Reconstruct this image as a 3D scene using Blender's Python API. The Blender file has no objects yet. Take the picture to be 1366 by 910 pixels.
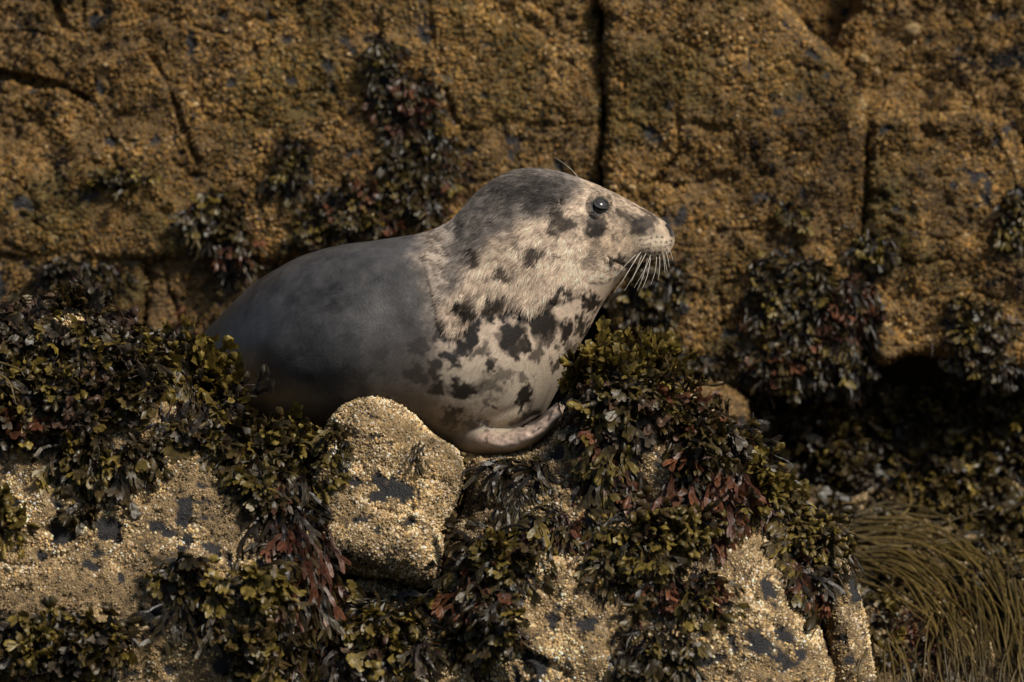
import bpy, math, random
import numpy as np

# ------------------------------------------------------------------ camera, sky, sun, exposure
SC = bpy.context.scene
COL = SC.collection
D, PITCH, PPM = 12.0, math.radians(4.0), 650.0        # camera distance (m), tilt down, photo pixels per metre at the seal
CAM = np.array([0.0, -D*math.cos(PITCH), D*math.sin(PITCH)])
FWD = np.array([0.0, math.cos(PITCH), -math.sin(PITCH)])
UPV = np.array([0.0, math.sin(PITCH), math.cos(PITCH)])
cam = bpy.data.cameras.new('camera')
cam.sensor_width = 36.0
cam.lens = 36.0*D/(1366.0/PPM)
cam.clip_start, cam.clip_end = 0.1, 500.0
cam.dof.use_dof = True
cam.dof.focus_distance = D-0.17
cam.dof.aperture_fstop = (cam.lens/1000.0)/0.082
camo = bpy.data.objects.new('camera', cam)
COL.objects.link(camo)
camo.location = CAM
camo.rotation_euler = (math.pi/2-PITCH, 0, 0)
SC.camera = camo

SUN_EL, SUN_AZ = math.radians(49), math.radians(52)    # azimuth measured from the camera's back towards its right
sun_dir = np.array([math.sin(SUN_AZ)*math.cos(SUN_EL), -math.cos(SUN_AZ)*math.cos(SUN_EL), math.sin(SUN_EL)])
W = bpy.data.worlds.new('World')
SC.world = W
W.use_nodes = True
wn = W.node_tree
sky = wn.nodes.new('ShaderNodeTexSky')
sky.sky_type = 'NISHITA'
sky.sun_disc = False
sky.sun_elevation = SUN_EL
sky.sun_rotation = math.atan2(sun_dir[0], sun_dir[1])
wn.links.new(sky.outputs[0], wn.nodes['Background'].inputs[0])
wn.nodes['Background'].inputs[1].default_value = 0.05
sun = bpy.data.lights.new('sun', 'SUN')
sun.energy = 3.6
sun.angle = math.radians(11)
sun.color = (1.0, 0.93, 0.82)
suno = bpy.data.objects.new('sun', sun)
COL.objects.link(suno)
from mathutils import Vector, Matrix
suno.rotation_euler = Vector(sun_dir).to_track_quat('Z', 'Y').to_euler()
suno.location = (4, -6, 8)
vs = SC.view_settings
vs.view_transform = 'Standard'
vs.look = 'None'
vs.exposure = 0.42
vs.gamma = 1.0
vs.use_curve_mapping = False
SC.cycles.use_denoising = True
SC.cycles.max_bounces = 5
SC.cycles.caustics_reflective = False
SC.cycles.caustics_refractive = False

# ------------------------------------------------------------------ helpers
rng = np.random.default_rng(7)
random.seed(7)

def world(px, py, y):
    """photo pixel -> point at world depth y"""
    px, py, y = np.broadcast_arrays(np.asarray(px, float), np.asarray(py, float), np.asarray(y, float))
    a = (px-683.0)/PPM
    b = (455.0-py)/PPM
    d = FWD*D + np.stack([a, b*0, b*0], -1) + b[..., None]*UPV
    t = (y-CAM[1])/d[..., 1]
    return CAM + d*t[..., None]

def proj(P):
    v = np.asarray(P, float)-CAM
    z = v@FWD
    return 683.0+v[..., 0]/z*D*PPM, 455.0-(v@UPV)/z*D*PPM

def _hash(ix, iy, iz, seed):
    h = (ix.astype(np.int64)*374761393 + iy.astype(np.int64)*668265263 + iz.astype(np.int64)*2147483647 + seed*1274126177) & 0xffffffff
    h = ((h ^ (h >> 13))*1274126177) & 0xffffffff
    h = ((h ^ (h >> 16))*2246822519) & 0xffffffff
    return ((h ^ (h >> 15)) & 0xffffff)/float(0xffffff)

def vnoise(P, scale, seed=0):
    """smooth value noise in -1..1; scale = feature size"""
    q = np.asarray(P, float)/scale
    i = np.floor(q)
    f = q-i
    f = f*f*f*(f*(f*6-15)+10)
    i = i.astype(np.int64)
    r = 0
    for dx in (0, 1):
        wx = f[:, 0] if dx else 1-f[:, 0]
        for dy in (0, 1):
            wy = f[:, 1] if dy else 1-f[:, 1]
            for dz in (0, 1):
                wz = f[:, 2] if dz else 1-f[:, 2]
                r = r + wx*wy*wz*_hash(i[:, 0]+dx, i[:, 1]+dy, i[:, 2]+dz, seed)
    return r*2-1

def fbm(P, scale, octv=4, seed=0, gain=0.5):
    s, a, t = 0, 1.0, 0
    for k in range(octv):
        s = s+a*vnoise(P, scale/2**k, seed+k*17)
        t += a
        a *= gain
    return s/t

def p3(px, py, z=0.0):
    return np.stack([px, py, np.full_like(np.asarray(px, float), z)], -1)

def sstep(a, b, x):
    t = np.clip((x-a)/(b-a), 0, 1)
    return t*t*(3-2*t)

def chaikin(poly, n=2):
    p = np.array(poly, float)
    for _ in range(n):
        q = np.roll(p, -1, 0)
        p = np.stack([p*0.75+q*0.25, p*0.25+q*0.75], 1).reshape(-1, 2)
    return p

def sdf_poly(poly, X, Y):
    """signed distance, positive inside"""
    d2 = np.full(X.shape, 1e18)
    ins = np.zeros(X.shape, bool)
    n = len(poly)
    for k in range(n):
        ax, ay = poly[k]
        bx, by = poly[(k+1) % n]
        ex, ey = bx-ax, by-ay
        t = np.clip(((X-ax)*ex+(Y-ay)*ey)/(ex*ex+ey*ey+1e-9), 0, 1)
        d2 = np.minimum(d2, (X-ax-t*ex)**2+(Y-ay-t*ey)**2)
        c = (ay > Y) != (by > Y)
        with np.errstate(divide='ignore', invalid='ignore'):
            xi = (bx-ax)*(Y-ay)/(by-ay+1e-12)+ax
        ins ^= c & (X < xi)
    return np.where(ins, 1, -1)*np.sqrt(d2)

def dist_line(pts, X, Y):
    d2 = np.full(X.shape, 1e18)
    for (ax, ay), (bx, by) in zip(pts[:-1], pts[1:]):
        ex, ey = bx-ax, by-ay
        t = np.clip(((X-ax)*ex+(Y-ay)*ey)/(ex*ex+ey*ey+1e-9), 0, 1)
        d2 = np.minimum(d2, (X-ax-t*ex)**2+(Y-ay-t*ey)**2)
    return np.sqrt(d2)

def mesh_np(name, V, F, col=None, smooth=True, ngon=4):
    me = bpy.data.meshes.new(name)
    V = np.ascontiguousarray(V, dtype=np.float32)
    F = np.ascontiguousarray(F, dtype=np.int32)
    me.vertices.add(len(V))
    me.vertices.foreach_set('co', V.ravel())
    me.loops.add(F.size)
    me.loops.foreach_set('vertex_index', F.ravel())
    me.polygons.add(len(F))
    me.polygons.foreach_set('loop_start', np.arange(0, F.size, F.shape[1], dtype=np.int32))
    if smooth:
        me.polygons.foreach_set('use_smooth', np.ones(len(F), bool))
    me.update(calc_edges=True)
    if col is not None:
        a = me.color_attributes.new('col', 'FLOAT_COLOR', 'POINT')
        c = np.ones((len(V), 4), np.float32)
        c[:, :3] = col
        a.data.foreach_set('color', c.ravel())
    return me

def obj(name, data, mat=None, parent=None, **props):
    o = bpy.data.objects.new(name, data)
    COL.objects.link(o)
    if mat is not None and data is not None:
        data.materials.append(mat)
    if parent is not None:
        o.parent = parent
    for k, v in props.items():
        o[k] = v
    return o

def normalize(v):
    return v/np.maximum(np.linalg.norm(v, axis=-1, keepdims=True), 1e-12)

# ------------------------------------------------------------------ materials
def nodes(name):
    m = bpy.data.materials.new(name)
    m.use_nodes = True
    nt = m.node_tree
    return m, nt, nt.nodes['Principled BSDF']

def N(nt, kind, **kw):
    n = nt.nodes.new(kind)
    for k, v in kw.items():
        setattr(n, k, v)
    return n

def rock_material(name, scale, bump, speck=0.55):
    m, nt, b = nodes(name)
    L = nt.links.new
    at = N(nt, 'ShaderNodeAttribute', attribute_name='col')
    tc = N(nt, 'ShaderNodeTexCoord')
    n1 = N(nt, 'ShaderNodeTexNoise'); n1.inputs['Scale'].default_value = scale; n1.inputs['Detail'].default_value = 6; n1.inputs['Roughness'].default_value = 0.7
    v1 = N(nt, 'ShaderNodeTexVoronoi'); v1.inputs['Scale'].default_value = scale*1.6
    L(tc.outputs['Object'], n1.inputs['Vector']); L(tc.outputs['Object'], v1.inputs['Vector'])
    mr = N(nt, 'ShaderNodeMapRange'); mr.inputs[1].default_value = 0.3; mr.inputs[2].default_value = 0.72; mr.inputs[3].default_value = 1-speck; mr.inputs[4].default_value = 1+speck
    L(n1.outputs['Fac'], mr.inputs[0])
    mr2 = N(nt, 'ShaderNodeMapRange'); mr2.inputs[3].default_value = 0.6; mr2.inputs[4].default_value = 1.4
    sep = N(nt, 'ShaderNodeSeparateColor')
    L(v1.outputs['Color'], sep.inputs[0]); L(sep.outputs[0], mr2.inputs[0])
    mu = N(nt, 'ShaderNodeMath', operation='MULTIPLY'); L(mr.outputs[0], mu.inputs[0]); L(mr2.outputs[0], mu.inputs[1])
    vm = N(nt, 'ShaderNodeVectorMath', operation='SCALE'); L(at.outputs['Color'], vm.inputs[0]); L(mu.outputs[0], vm.inputs['Scale'])
    L(vm.outputs[0], b.inputs['Base Color'])
    bp = N(nt, 'ShaderNodeBump'); bp.inputs['Strength'].default_value = bump; bp.inputs['Distance'].default_value = 0.006
    ad = N(nt, 'ShaderNodeMath', operation='SUBTRACT'); L(n1.outputs['Fac'], ad.inputs[0]); L(v1.outputs['Distance'], ad.inputs[1])
    L(ad.outputs[0], bp.inputs['Height']); L(bp.outputs[0], b.inputs['Normal'])
    b.inputs['Roughness'].default_value = 0.72
    b.inputs['Specular IOR Level'].default_value = 0.35
    return m

def barnacle_material(name):
    m, nt, b = nodes(name)
    L = nt.links.new
    at = N(nt, 'ShaderNodeAttribute', attribute_name='col')
    tc = N(nt, 'ShaderNodeTexCoord')
    n1 = N(nt, 'ShaderNodeTexNoise'); n1.inputs['Scale'].default_value = 500; n1.inputs['Detail'].default_value = 3
    L(tc.outputs['Object'], n1.inputs['Vector'])
    mr = N(nt, 'ShaderNodeMapRange'); mr.inputs[1].default_value = 0.3; mr.inputs[2].default_value = 0.7; mr.inputs[3].default_value = 0.6; mr.inputs[4].default_value = 1.35
    L(n1.outputs['Fac'], mr.inputs[0])
    vm = N(nt, 'ShaderNodeVectorMath', operation='SCALE'); L(at.outputs['Color'], vm.inputs[0]); L(mr.outputs[0], vm.inputs['Scale'])
    L(vm.outputs[0], b.inputs['Base Color'])
    b.inputs['Roughness'].default_value = 0.9
    b.inputs['Specular IOR Level'].default_value = 0.12
    return m

def weed_material():
    m, nt, b = nodes('wet_seaweed')
    L = nt.links.new
    at = N(nt, 'ShaderNodeAttribute', attribute_name='col')
    oi = N(nt, 'ShaderNodeObjectInfo')
    tc = N(nt, 'ShaderNodeTexCoord')
    n1 = N(nt, 'ShaderNodeTexNoise'); n1.inputs['Scale'].default_value = 130; n1.inputs['Detail'].default_value = 4
    L(tc.outputs['Object'], n1.inputs['Vector'])
    mr = N(nt, 'ShaderNodeMapRange'); mr.inputs[1].default_value = 0.3; mr.inputs[2].default_value = 0.7; mr.inputs[3].default_value = 0.6; mr.inputs[4].default_value = 1.35
    L(n1.outputs['Fac'], mr.inputs[0])
    mr2 = N(nt, 'ShaderNodeMapRange'); mr2.inputs[3].default_value = 0.7; mr2.inputs[4].default_value = 1.3
    L(oi.outputs['Random'], mr2.inputs[0])
    mu = N(nt, 'ShaderNodeMath', operation='MULTIPLY'); L(mr.outputs[0], mu.inputs[0]); L(mr2.outputs[0], mu.inputs[1])
    vm = N(nt, 'ShaderNodeVectorMath', operation='SCALE'); L(at.outputs['Color'], vm.inputs[0]); L(mu.outputs[0], vm.inputs['Scale'])
    L(vm.outputs[0], b.inputs['Base Color'])
    b.inputs['Roughness'].default_value = 0.42
    b.inputs['Specular IOR Level'].default_value = 0.4
    bp = N(nt, 'ShaderNodeBump'); bp.inputs['Strength'].default_value = 0.35; bp.inputs['Distance'].default_value = 0.003
    L(n1.outputs['Fac'], bp.inputs['Height']); L(bp.outputs[0], b.inputs['Normal'])
    tr = N(nt, 'ShaderNodeBsdfTranslucent'); L(vm.outputs[0], tr.inputs['Color'])
    mx = N(nt, 'ShaderNodeMixShader'); mx.inputs[0].default_value = 0.25
    L(b.outputs[0], mx.inputs[1]); L(tr.outputs[0], mx.inputs[2])
    L(mx.outputs[0], nt.nodes['Material Output'].inputs['Surface'])
    return m

def plain(name, color, rough=0.5, spec=0.5, coat=0.0, attr=None):
    m, nt, b = nodes(name)
    if attr:
        at = N(nt, 'ShaderNodeAttribute', attribute_name=attr)
        nt.links.new(at.outputs['Color'], b.inputs['Base Color'])
    else:
        b.inputs['Base Color'].default_value = (*color, 1)
    b.inputs['Roughness'].default_value = rough
    b.inputs['Specular IOR Level'].default_value = spec
    b.inputs['Coat Weight'].default_value = coat
    return m

M_ROCK = rock_material('barnacled_rock', 210, 0.8)
M_CLIFF = rock_material('cliff_rock', 120, 0.9)
M_BARN = barnacle_material('barnacle_shell')
M_WEED = weed_material()

# ------------------------------------------------------------------ rock blocks
STEP = 3.0
GX = np.arange(-300, 1669, STEP)
GY = np.arange(-240, 1056, STEP)
PX, PY = np.meshgrid(GX, GY, indexing='ij')
FAR = 50.0
DEPTH = np.full(PX.shape, FAR)        # nearest solid surface along each direction, used to lay seaweed on it

def rock(name, poly, yref, R, bulge, yback, seed, grooves=(), patches=(), amp=1.0, mat=None, palette='front', parent=None,
         dip=0.0, chaik=2, edge_noise=5.0, bsize=(0.0012, 0.0040), bcount=12000, patch_bias=0.0, **props):
    poly = chaikin(poly, chaik)
    x0, y0 = poly.min(0)-12
    x1, y1 = poly.max(0)+12
    i0, i1 = np.searchsorted(GX, [x0, x1]); j0, j1 = np.searchsorted(GY, [y0, y1])
    X, Y = PX[i0:i1, j0:j1], PY[i0:i1, j0:j1]
    sh = X.shape
    Q = p3(X.ravel(), Y.ravel(), seed*31.7)
    d = sdf_poly(poly, X, Y) + (edge_noise*fbm(Q, 60, 4, seed)).reshape(sh)
    gx, gy = np.gradient(d, STEP)
    gl = np.sqrt(gx*gx+gy*gy)+1e-6
    cc = 0.25*(d[:-1, :-1]+d[1:, :-1]+d[1:, 1:]+d[:-1, 1:]) > 0
    cnt = np.zeros(sh, int)
    for a, b in ((0, 0), (1, 0), (1, 1), (0, 1)):
        cnt[a:a+sh[0]-1, b:b+sh[1]-1] += cc
    bnd = (cnt > 0) & (cnt < 4)
    Xs = np.where(bnd, X-np.clip(d, -4, 4)*gx/gl, X)
    Ys = np.where(bnd, Y-np.clip(d, -4, 4)*gy/gl, Y)
    t = np.clip(np.where(bnd, 0, np.maximum(d, 0))/R, 0, 1)
    pr = np.sqrt(np.maximum(1-(1-t)**2, 0))
    y = yref(Xs, Ys) - bulge*pr
    for pts, w, dep in grooves:
        wob = (5*fbm(Q, 26, 3, seed+90)).reshape(sh)
        g = np.abs(dist_line(pts, X+wob, Y+wob))
        wv = w*(0.7+0.6*(fbm(Q, 40, 2, seed+91)).reshape(sh))
        y = y + dep*np.exp(-(g/wv)**2)
    P = world(Xs, Ys, y)
    # relief
    dU = np.gradient(P, axis=0); dV = np.gradient(P, axis=1)
    nrm = normalize(np.cross(dU, dV))
    nrm = np.where(nrm[..., 1:2] > 0, -nrm, nrm)
    Pf = P.reshape(-1, 3)
    lo = fbm(Pf, 0.22, 3, seed+1)
    mid = fbm(Pf, 0.07, 3, seed+2)
    ridge = 1-np.abs(fbm(Pf*np.array([1, 1, 1.4]), 0.16, 3, seed+5))*2
    fine = fbm(Pf, 0.016, 3, seed+3, 0.6)
    pm = fbm(Pf, 0.05, 4, seed+4, 0.62)+0.35*fbm(Pf, 0.3, 2, seed+8)+patch_bias
    patch = sstep(0.34, 0.40, pm)
    for (cx, cy, rx, ry, an) in patches:
        ca, sa = math.cos(math.radians(an)), math.sin(math.radians(an))
        u = ((X-cx)*ca+(Y-cy)*sa)/rx; v = (-(X-cx)*sa+(Y-cy)*ca)/ry
        rr = np.sqrt(u*u+v*v).ravel()+0.95*fbm(Q, 14, 3, seed+60, 0.65)
        patch = np.maximum(patch, 1-sstep(0.84, 0.92, rr))
    lump = fbm(Pf, 0.03, 2, seed+9)
    pit = sstep(0.30, 0.55, fbm(Pf, 0.022, 3, seed+10, 0.6))
    disp = amp*(0.024*lo+0.014*mid+0.0028*fine-0.010*sstep(0.86, 1.0, ridge)) + 0.0055*lump - 0.006*pit - 0.0035*patch
    disp = disp*np.minimum(1, 0.35+t.ravel()*3)
    Pf = Pf+nrm.reshape(-1, 3)*disp[:, None]
    big = fbm(Pf, 0.35, 3, seed+6)[:, None]
    gr = fbm(Pf, 0.02, 3, seed+7)[:, None]
    if palette == 'front':
        c = np.array([0.23, 0.155, 0.075])*(1+0.5*big)*(1+0.6*gr)*(1-0.6*pit)[:, None]
        dark = np.array([0.028, 0.026, 0.026])
    else:
        c = np.array([0.165, 0.098, 0.036])*(1+0.5*big)*(1+0.6*gr)*(1-0.6*pit)[:, None]
        olive = sstep(0.05, 0.4, fbm(Pf, 0.25, 4, seed+12, 0.6))[:, None]*0.7
        c = c*(1-olive)+np.array([0.085, 0.065, 0.015])*olive
        dark = np.array([0.034, 0.031, 0.030])
    c = c*(1-patch[:, None])+dark*patch[:, None]
    idx = -np.ones(sh, int)
    use = cnt > 0
    idx[use] = np.arange(use.sum())
    F = np.stack([idx[:-1, :-1], idx[:-1, 1:], idx[1:, 1:], idx[1:, :-1]], -1)[cc]
    V = Pf[use.ravel()]
    C = c[use.ravel()]
    PT = np.maximum(patch, 0.75*pit)[use.ravel()]
    # walls running back from the outline
    E = np.concatenate([F[:, [k, (k+1) % 4]] for k in range(4)])
    key = np.minimum(E[:, 0], E[:, 1])*10**7+np.maximum(E[:, 0], E[:, 1])
    u, inv, ct = np.unique(key, return_inverse=True, return_counts=True)
    BE = E[ct[inv] == 1]
    bv = np.unique(BE)
    mp = -np.ones(len(V), int)
    prev = np.arange(len(V))
    Vl, Cl, Fl, n0 = [V], [C], [F], len(V)
    yb0 = V[bv, 1]
    rows = 7
    for k in range(1, rows+1):
        f = k/rows
        ny = yb0+(np.maximum(yback, yb0+0.05)-yb0)*f
        nv = V[bv].copy()
        nv[:, 1] = ny
        cen = V.mean(0)
        nv += 0.02*amp*np.stack([fbm(nv, 0.1, 3, seed+21), 0*ny, fbm(nv, 0.1, 3, seed+22)], -1)
        nv[:, 2] -= dip*f*sstep(-0.2, 0.1, V[bv, 2]-np.median(V[:, 2]))
        m2 = mp.copy(); m2[bv] = n0+np.arange(len(bv))
        Fl.append(np.stack([BE[:, 1], BE[:, 0], m2[BE[:, 0]], m2[BE[:, 1]]], -1) if k == 1 else
                  np.stack([last[BE[:, 1]], last[BE[:, 0]], m2[BE[:, 0]], m2[BE[:, 1]]], -1))
        last = m2
        Vl.append(nv); Cl.append(np.median(C, 0)*(1+0.5*fbm(nv, 0.03, 3, seed+23))[:, None])
        n0 += len(bv)
    me = mesh_np(name, np.concatenate(Vl), np.concatenate(Fl), np.concatenate(Cl))
    o = obj(name, me, mat or M_ROCK, parent, **props)
    # nearest-surface map
    dm = np.full(sh, FAR); dm[use] = V[:, 1]
    DEPTH[i0:i1, j0:j1] = np.minimum(DEPTH[i0:i1, j0:j1], dm)
    # barnacle crust
    if bcount:
        VW, FW = np.concatenate(Vl), np.concatenate(Fl[:5])
        A = VW[FW]
        fn = np.cross(A[:, 2]-A[:, 0], A[:, 3]-A[:, 1])
        ar = np.linalg.norm(fn, axis=1)
        cen = A.mean(1)
        qx, qy = proj(cen)
        pf = np.concatenate([PT[F].mean(1), np.zeros(len(FW)-len(F))])
        wallf = np.arange(len(FW)) >= len(F)
        w = ar*(1-pf)**2*((qx > -60) & (qx < 1430) & (qy > -50) & (qy < 960))
        w = w*(0.30+np.clip(0.8+1.6*fbm(cen, 0.04, 3, seed+31), 0, 2))
        up_ = np.abs(normalize(fn)[:, 2])
        w = np.where(wallf, w*0.8*(up_ > 0.35)*(cen[:, 2] > np.median(V[:, 2])), w)
        r_ = np.random.default_rng(seed)
        pick = r_.choice(len(FW), bcount, p=w/w.sum())
        uv = r_.random((bcount, 2))
        B = A[pick]
        ps = (B[:, 0]*((1-uv[:, :1])*(1-uv[:, 1:]))+B[:, 1]*((1-uv[:, :1])*uv[:, 1:])+B[:, 2]*(uv[:, :1]*uv[:, 1:])+B[:, 3]*(uv[:, :1]*(1-uv[:, 1:])))
        nn = normalize(fn[pick])
        nn = np.where(wallf[pick][:, None], nn*np.where(nn[:, 2:3] < 0, -1, 1), np.where((nn[:, 1:2] > 0.2), -nn, nn))
        nn = normalize(nn+r_.normal(0, 0.22, (bcount, 3)))
        rad = bsize[0]+(bsize[1]-bsize[0])*r_.random(bcount)**2.6
        rad *= 1+0.35*fbm(ps, 0.06, 2, seed+33)
        hgt = rad*(0.7+0.7*r_.random(bcount))
        t1 = normalize(np.cross(nn, normalize(r_.normal(size=(bcount, 3)))))
        t2 = np.cross(nn, t1)
        k = 5
        vs_ = []
        for q in range(k):
            a = 2*math.pi*q/k
            rr = (rad*(0.8+0.4*r_.random(bcount)))[:, None]
            vs_.append(ps+(t1*math.cos(a)+t2*math.sin(a))*rr-nn*0.0006)
        for q in range(3):
            a = 2*math.pi*(q+0.3)/3
            vs_.append(ps+(t1*math.cos(a)+t2*math.sin(a))*(rad*0.45)[:, None]+nn*hgt[:, None])
        VV = np.stack(vs_, 1).reshape(-1, 3)
        base = (np.arange(bcount)*8)[:, None, None]
        tri = np.array([[0, 1, 5], [1, 6, 5], [1, 2, 6], [2, 3, 6], [3, 7, 6], [3, 4, 7], [4, 0, 7], [0, 5, 7], [5, 6, 7]])
        FF = (base+tri[None]).reshape(-1, 3)
        if palette == 'front':
            cs = np.array([[0.57, 0.43, 0.26], [0.48, 0.335, 0.165], [0.39, 0.265, 0.12], [0.66, 0.57, 0.43], [0.30, 0.205, 0.105], [0.085, 0.066, 0.045], [0.48, 0.305, 0.125]])
            pp = [0.2, 0.2, 0.17, 0.11, 0.13, 0.10, 0.09]
        else:
            cs = np.array([[0.27, 0.160, 0.055], [0.21, 0.118, 0.036], [0.16, 0.09, 0.028], [0.34, 0.235, 0.12], [0.08, 0.054, 0.024], [0.045, 0.037, 0.028], [0.25, 0.125, 0.036]])
            pp = [0.22, 0.26, 0.22, 0.06, 0.12, 0.06, 0.06]
        cb = cs[r_.choice(7, bcount, p=pp)]
        lowf = 1.0+0.9*fbm(ps, 0.28, 3, seed+6)+1.3*fbm(ps, 0.05, 4, seed+41, 0.6)
        cb = cb*lowf[:, None]*(0.85+0.3*r_.random((bcount, 1)))
        if palette != 'front':
            ol = sstep(0.05, 0.4, fbm(ps, 0.25, 4, seed+12, 0.6))[:, None]*0.65
            cb = cb*(1-ol)+cb*np.array([0.42, 0.45, 0.35])*ol
        cb = np.clip(cb, 0.01, 0.75)
        vc = np.repeat(cb, 8, 0)
        vc.reshape(bcount, 8, 3)[:, :5] *= 0.75
        bm_ = mesh_np('barnacles', VV, FF, vc, smooth=True)
        obj('barnacles', bm_, M_BARN, o, kind='stuff')
    return o

# ---- the cliff behind: slabs split by cracks
cliff = obj('cliff', None)
cliff['kind'] = 'structure'
def lean(y0, k=0.16, s=0.0):
    return lambda X, Y: y0+k*(455-Y)/PPM+s*(X-683)/PPM
CB = dict(mat=M_CLIFF, palette='cliff', parent=cliff, bsize=(0.0022, 0.006))
rock('rock_slab', [(-300, -240), (770, -240), (796, -40), (802, 20), (798, 100), (804, 180), (801, 260), (790, 340), (700, 352), (560, 350), (330, 346), (180, 348), (40, 342), (-300, 338)],
     lean(0.98), 16, 0.04, 1.5, 11, amp=0.9, edge_noise=5, bcount=36000, patch_bias=-0.06,
     grooves=[([(-40, 92), (30, 104), (85, 116), (118, 132)], 4, 0.05), ([(118, 132), (126, 100), (122, 80)], 3, 0.015), ([(205, 80), (222, 110), (235, 145), (252, 190), (262, 215)], 3.5, 0.022),
              ([(566, -30), (574, 20), (585, 80), (604, 160)], 3.0, 0.012), ([(70, -20), (76, 15), (84, 30)], 4, 0.02), ([(108, -20), (112, 28)], 4, 0.02)],
     patches=[(128, 28, 12, 8, 20), (254, 58, 7, 16, 0), (46, 118, 10, 7, 30), (388, 105, 8, 6, 0), (436, 92, 8, 10, 0), (626, 200, 11, 5, -20), (646, 128, 6, 6, 0), (145, 190, 8, 10, 0), (205, 185, 10, 9, 0), (235, 186, 8, 7, 0), (28, 275, 14, 13, 0), (136, 236, 6, 10, 0), (310, 108, 6, 8, 0)], **CB)
rock('rock_slab', [(-300, 330), (40, 330), (190, 330), (196, 380), (188, 440), (196, 700), (-300, 700)], lean(1.0, 0.1), 12, 0.03, 1.5, 12, amp=0.9, bcount=7000, **CB)
rock('rock_slab', [(194, 330), (330, 330), (430, 335), (520, 340), (640, 350), (720, 360), (720, 760), (204, 760), (196, 440), (202, 385)], lean(1.01, 0.1), 14, 0.03, 1.5, 13, amp=0.9, bcount=8000,
     grooves=[([(216, 345), (226, 385), (240, 425)], 4, 0.03)], **CB)
rock('rock_slab', [(811, -240), (960, -240), (1020, -20), (1050, 14), (1085, 45), (1120, 78), (1136, 110), (1140, 140), (1154, 160), (1155, 240), (1152, 300), (1155, 480), (1100, 510), (980, 520), (900, 505), (840, 500), (818, 440), (808, 340), (810, 200), (808, 100)],
     lean(0.95), 14, 0.04, 1.5, 14, amp=1.0, edge_noise=5, bcount=24000, patch_bias=-0.08,
     grooves=[([(905, 130), (906, 200), (880, 240), (855, 268)], 4.0, 0.028), ([(975, 70), (1005, 85)], 3, 0.01)],
     patches=[(1082, 72, 12, 6, 40), (1104, 103, 6, 6, 0), (1050, 32, 8, 5, 20), (1018, 262, 14, 6, -15), (1072, 255, 6, 10, 0), (1035, 150, 8, 6, 0)], **CB)
rock('rock_slab', [(1000, -240), (1150, -240), (1150, 0), (1140, 80), (1090, 80), (1040, 30), (1010, -30)], lean(1.22), 20, 0.05, 1.6, 18, amp=0.8, bcount=2500, **CB)
rock('rock_slab', [(1110, -240), (1668, -240), (1668, 200), (1366, 200), (1250, 185), (1130, 180), (1110, 140), (1105, 80), (1126, 36), (1150, 12), (1160, -60)],
     lean(1.08, 0.2), 26, 0.05, 1.6, 15, amp=1.4, edge_noise=5, bcount=15000, patch_bias=-0.08, patches=[(1333, 88, 5, 6, 0)], **CB)
rock('rock_slab', [(1157, 165), (1172, 152), (1250, 150), (1325, 155), (1345, 165), (1362, 190), (1380, 240), (1668, 260), (1668, 500), (1366, 490), (1300, 486), (1220, 470), (1180, 490), (1156, 470), (1158, 300), (1158, 240)],
     lean(0.93, 0.22), 14, 0.045, 1.6, 16, amp=1.2, edge_noise=4, bcount=16000, patch_bias=-0.08,
     grooves=[([(1180, 345), (1240, 350), (1280, 340)], 4, 0.015), ([(1340, 160), (1366, 215), (1380, 300)], 5, 0.03)],
     patches=[(1182, 172, 12, 6, -15), (1343, 170, 9, 5, 50), (1330, 186, 5, 6, 0), (1222, 313, 7, 6, 0)], **CB)
rock('rock_slab', [(840, 508), (900, 512), (985, 526), (1000, 560), (990, 760), (830, 760), (800, 560)], lean(0.82, -0.1), 26, 0.08, 1.5, 17, amp=1.0, bcount=3000, **CB)
# limpets on the upper right of the cliff
def limpet(cx, cy, rpx):
    y0 = DEPTH[int(round((cx-GX[0])/STEP)), int(round((cy-GY[0])/STEP))]
    c = world(cx, cy, y0+0.004)
    r = rpx/PPM
    a = np.linspace(0, 2*math.pi, 22, endpoint=False)
    prof = [(1.0, 0.0), (0.86, 0.32), (0.6, 0.62), (0.3, 0.8), (0.02, 0.86)]
    rib = 1+0.06*np.cos(a*11)
    Vv = np.concatenate([np.stack([c[0]+np.cos(a)*r*k*rib, np.full_like(a, c[1]-h*r), c[2]+np.sin(a)*r*k*rib], -1) for k, h in prof])
    i, j = np.meshgrid(np.arange(4), np.arange(22), indexing='ij')
    A_ = i*22+j; B_ = i*22+(j+1) % 22
    return mesh_np('limpet', Vv, np.stack([A_, B_, B_+22, A_+22], -1).reshape(-1, 4), np.array([0.30, 0.20, 0.085])*(1+0.3*vnoise(Vv, 0.006, 5))[:, None])
for cx, cy, r, lb in [(1218, 42, 13, 'largest round limpet on the upper right cliff, standing alone'), (1152, 80, 10, 'pale limpet on the cliff, left of a touching pair'), (1167, 96, 10, 'limpet on the cliff, lower right of a touching pair'), (1148, 143, 12, 'limpet in the cliff notch where three slabs meet'), (965, 84, 10, 'lone limpet on the middle cliff slab')]:
    obj('limpet', limpet(cx, cy, r), M_CLIFF, None, label=lb, category='limpet')
# rock seen only through the cracks
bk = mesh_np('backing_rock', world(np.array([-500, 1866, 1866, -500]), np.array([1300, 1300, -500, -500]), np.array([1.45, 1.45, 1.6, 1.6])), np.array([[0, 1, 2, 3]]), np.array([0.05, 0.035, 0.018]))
obj('backing_rock', bk, M_CLIFF, cliff)
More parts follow.
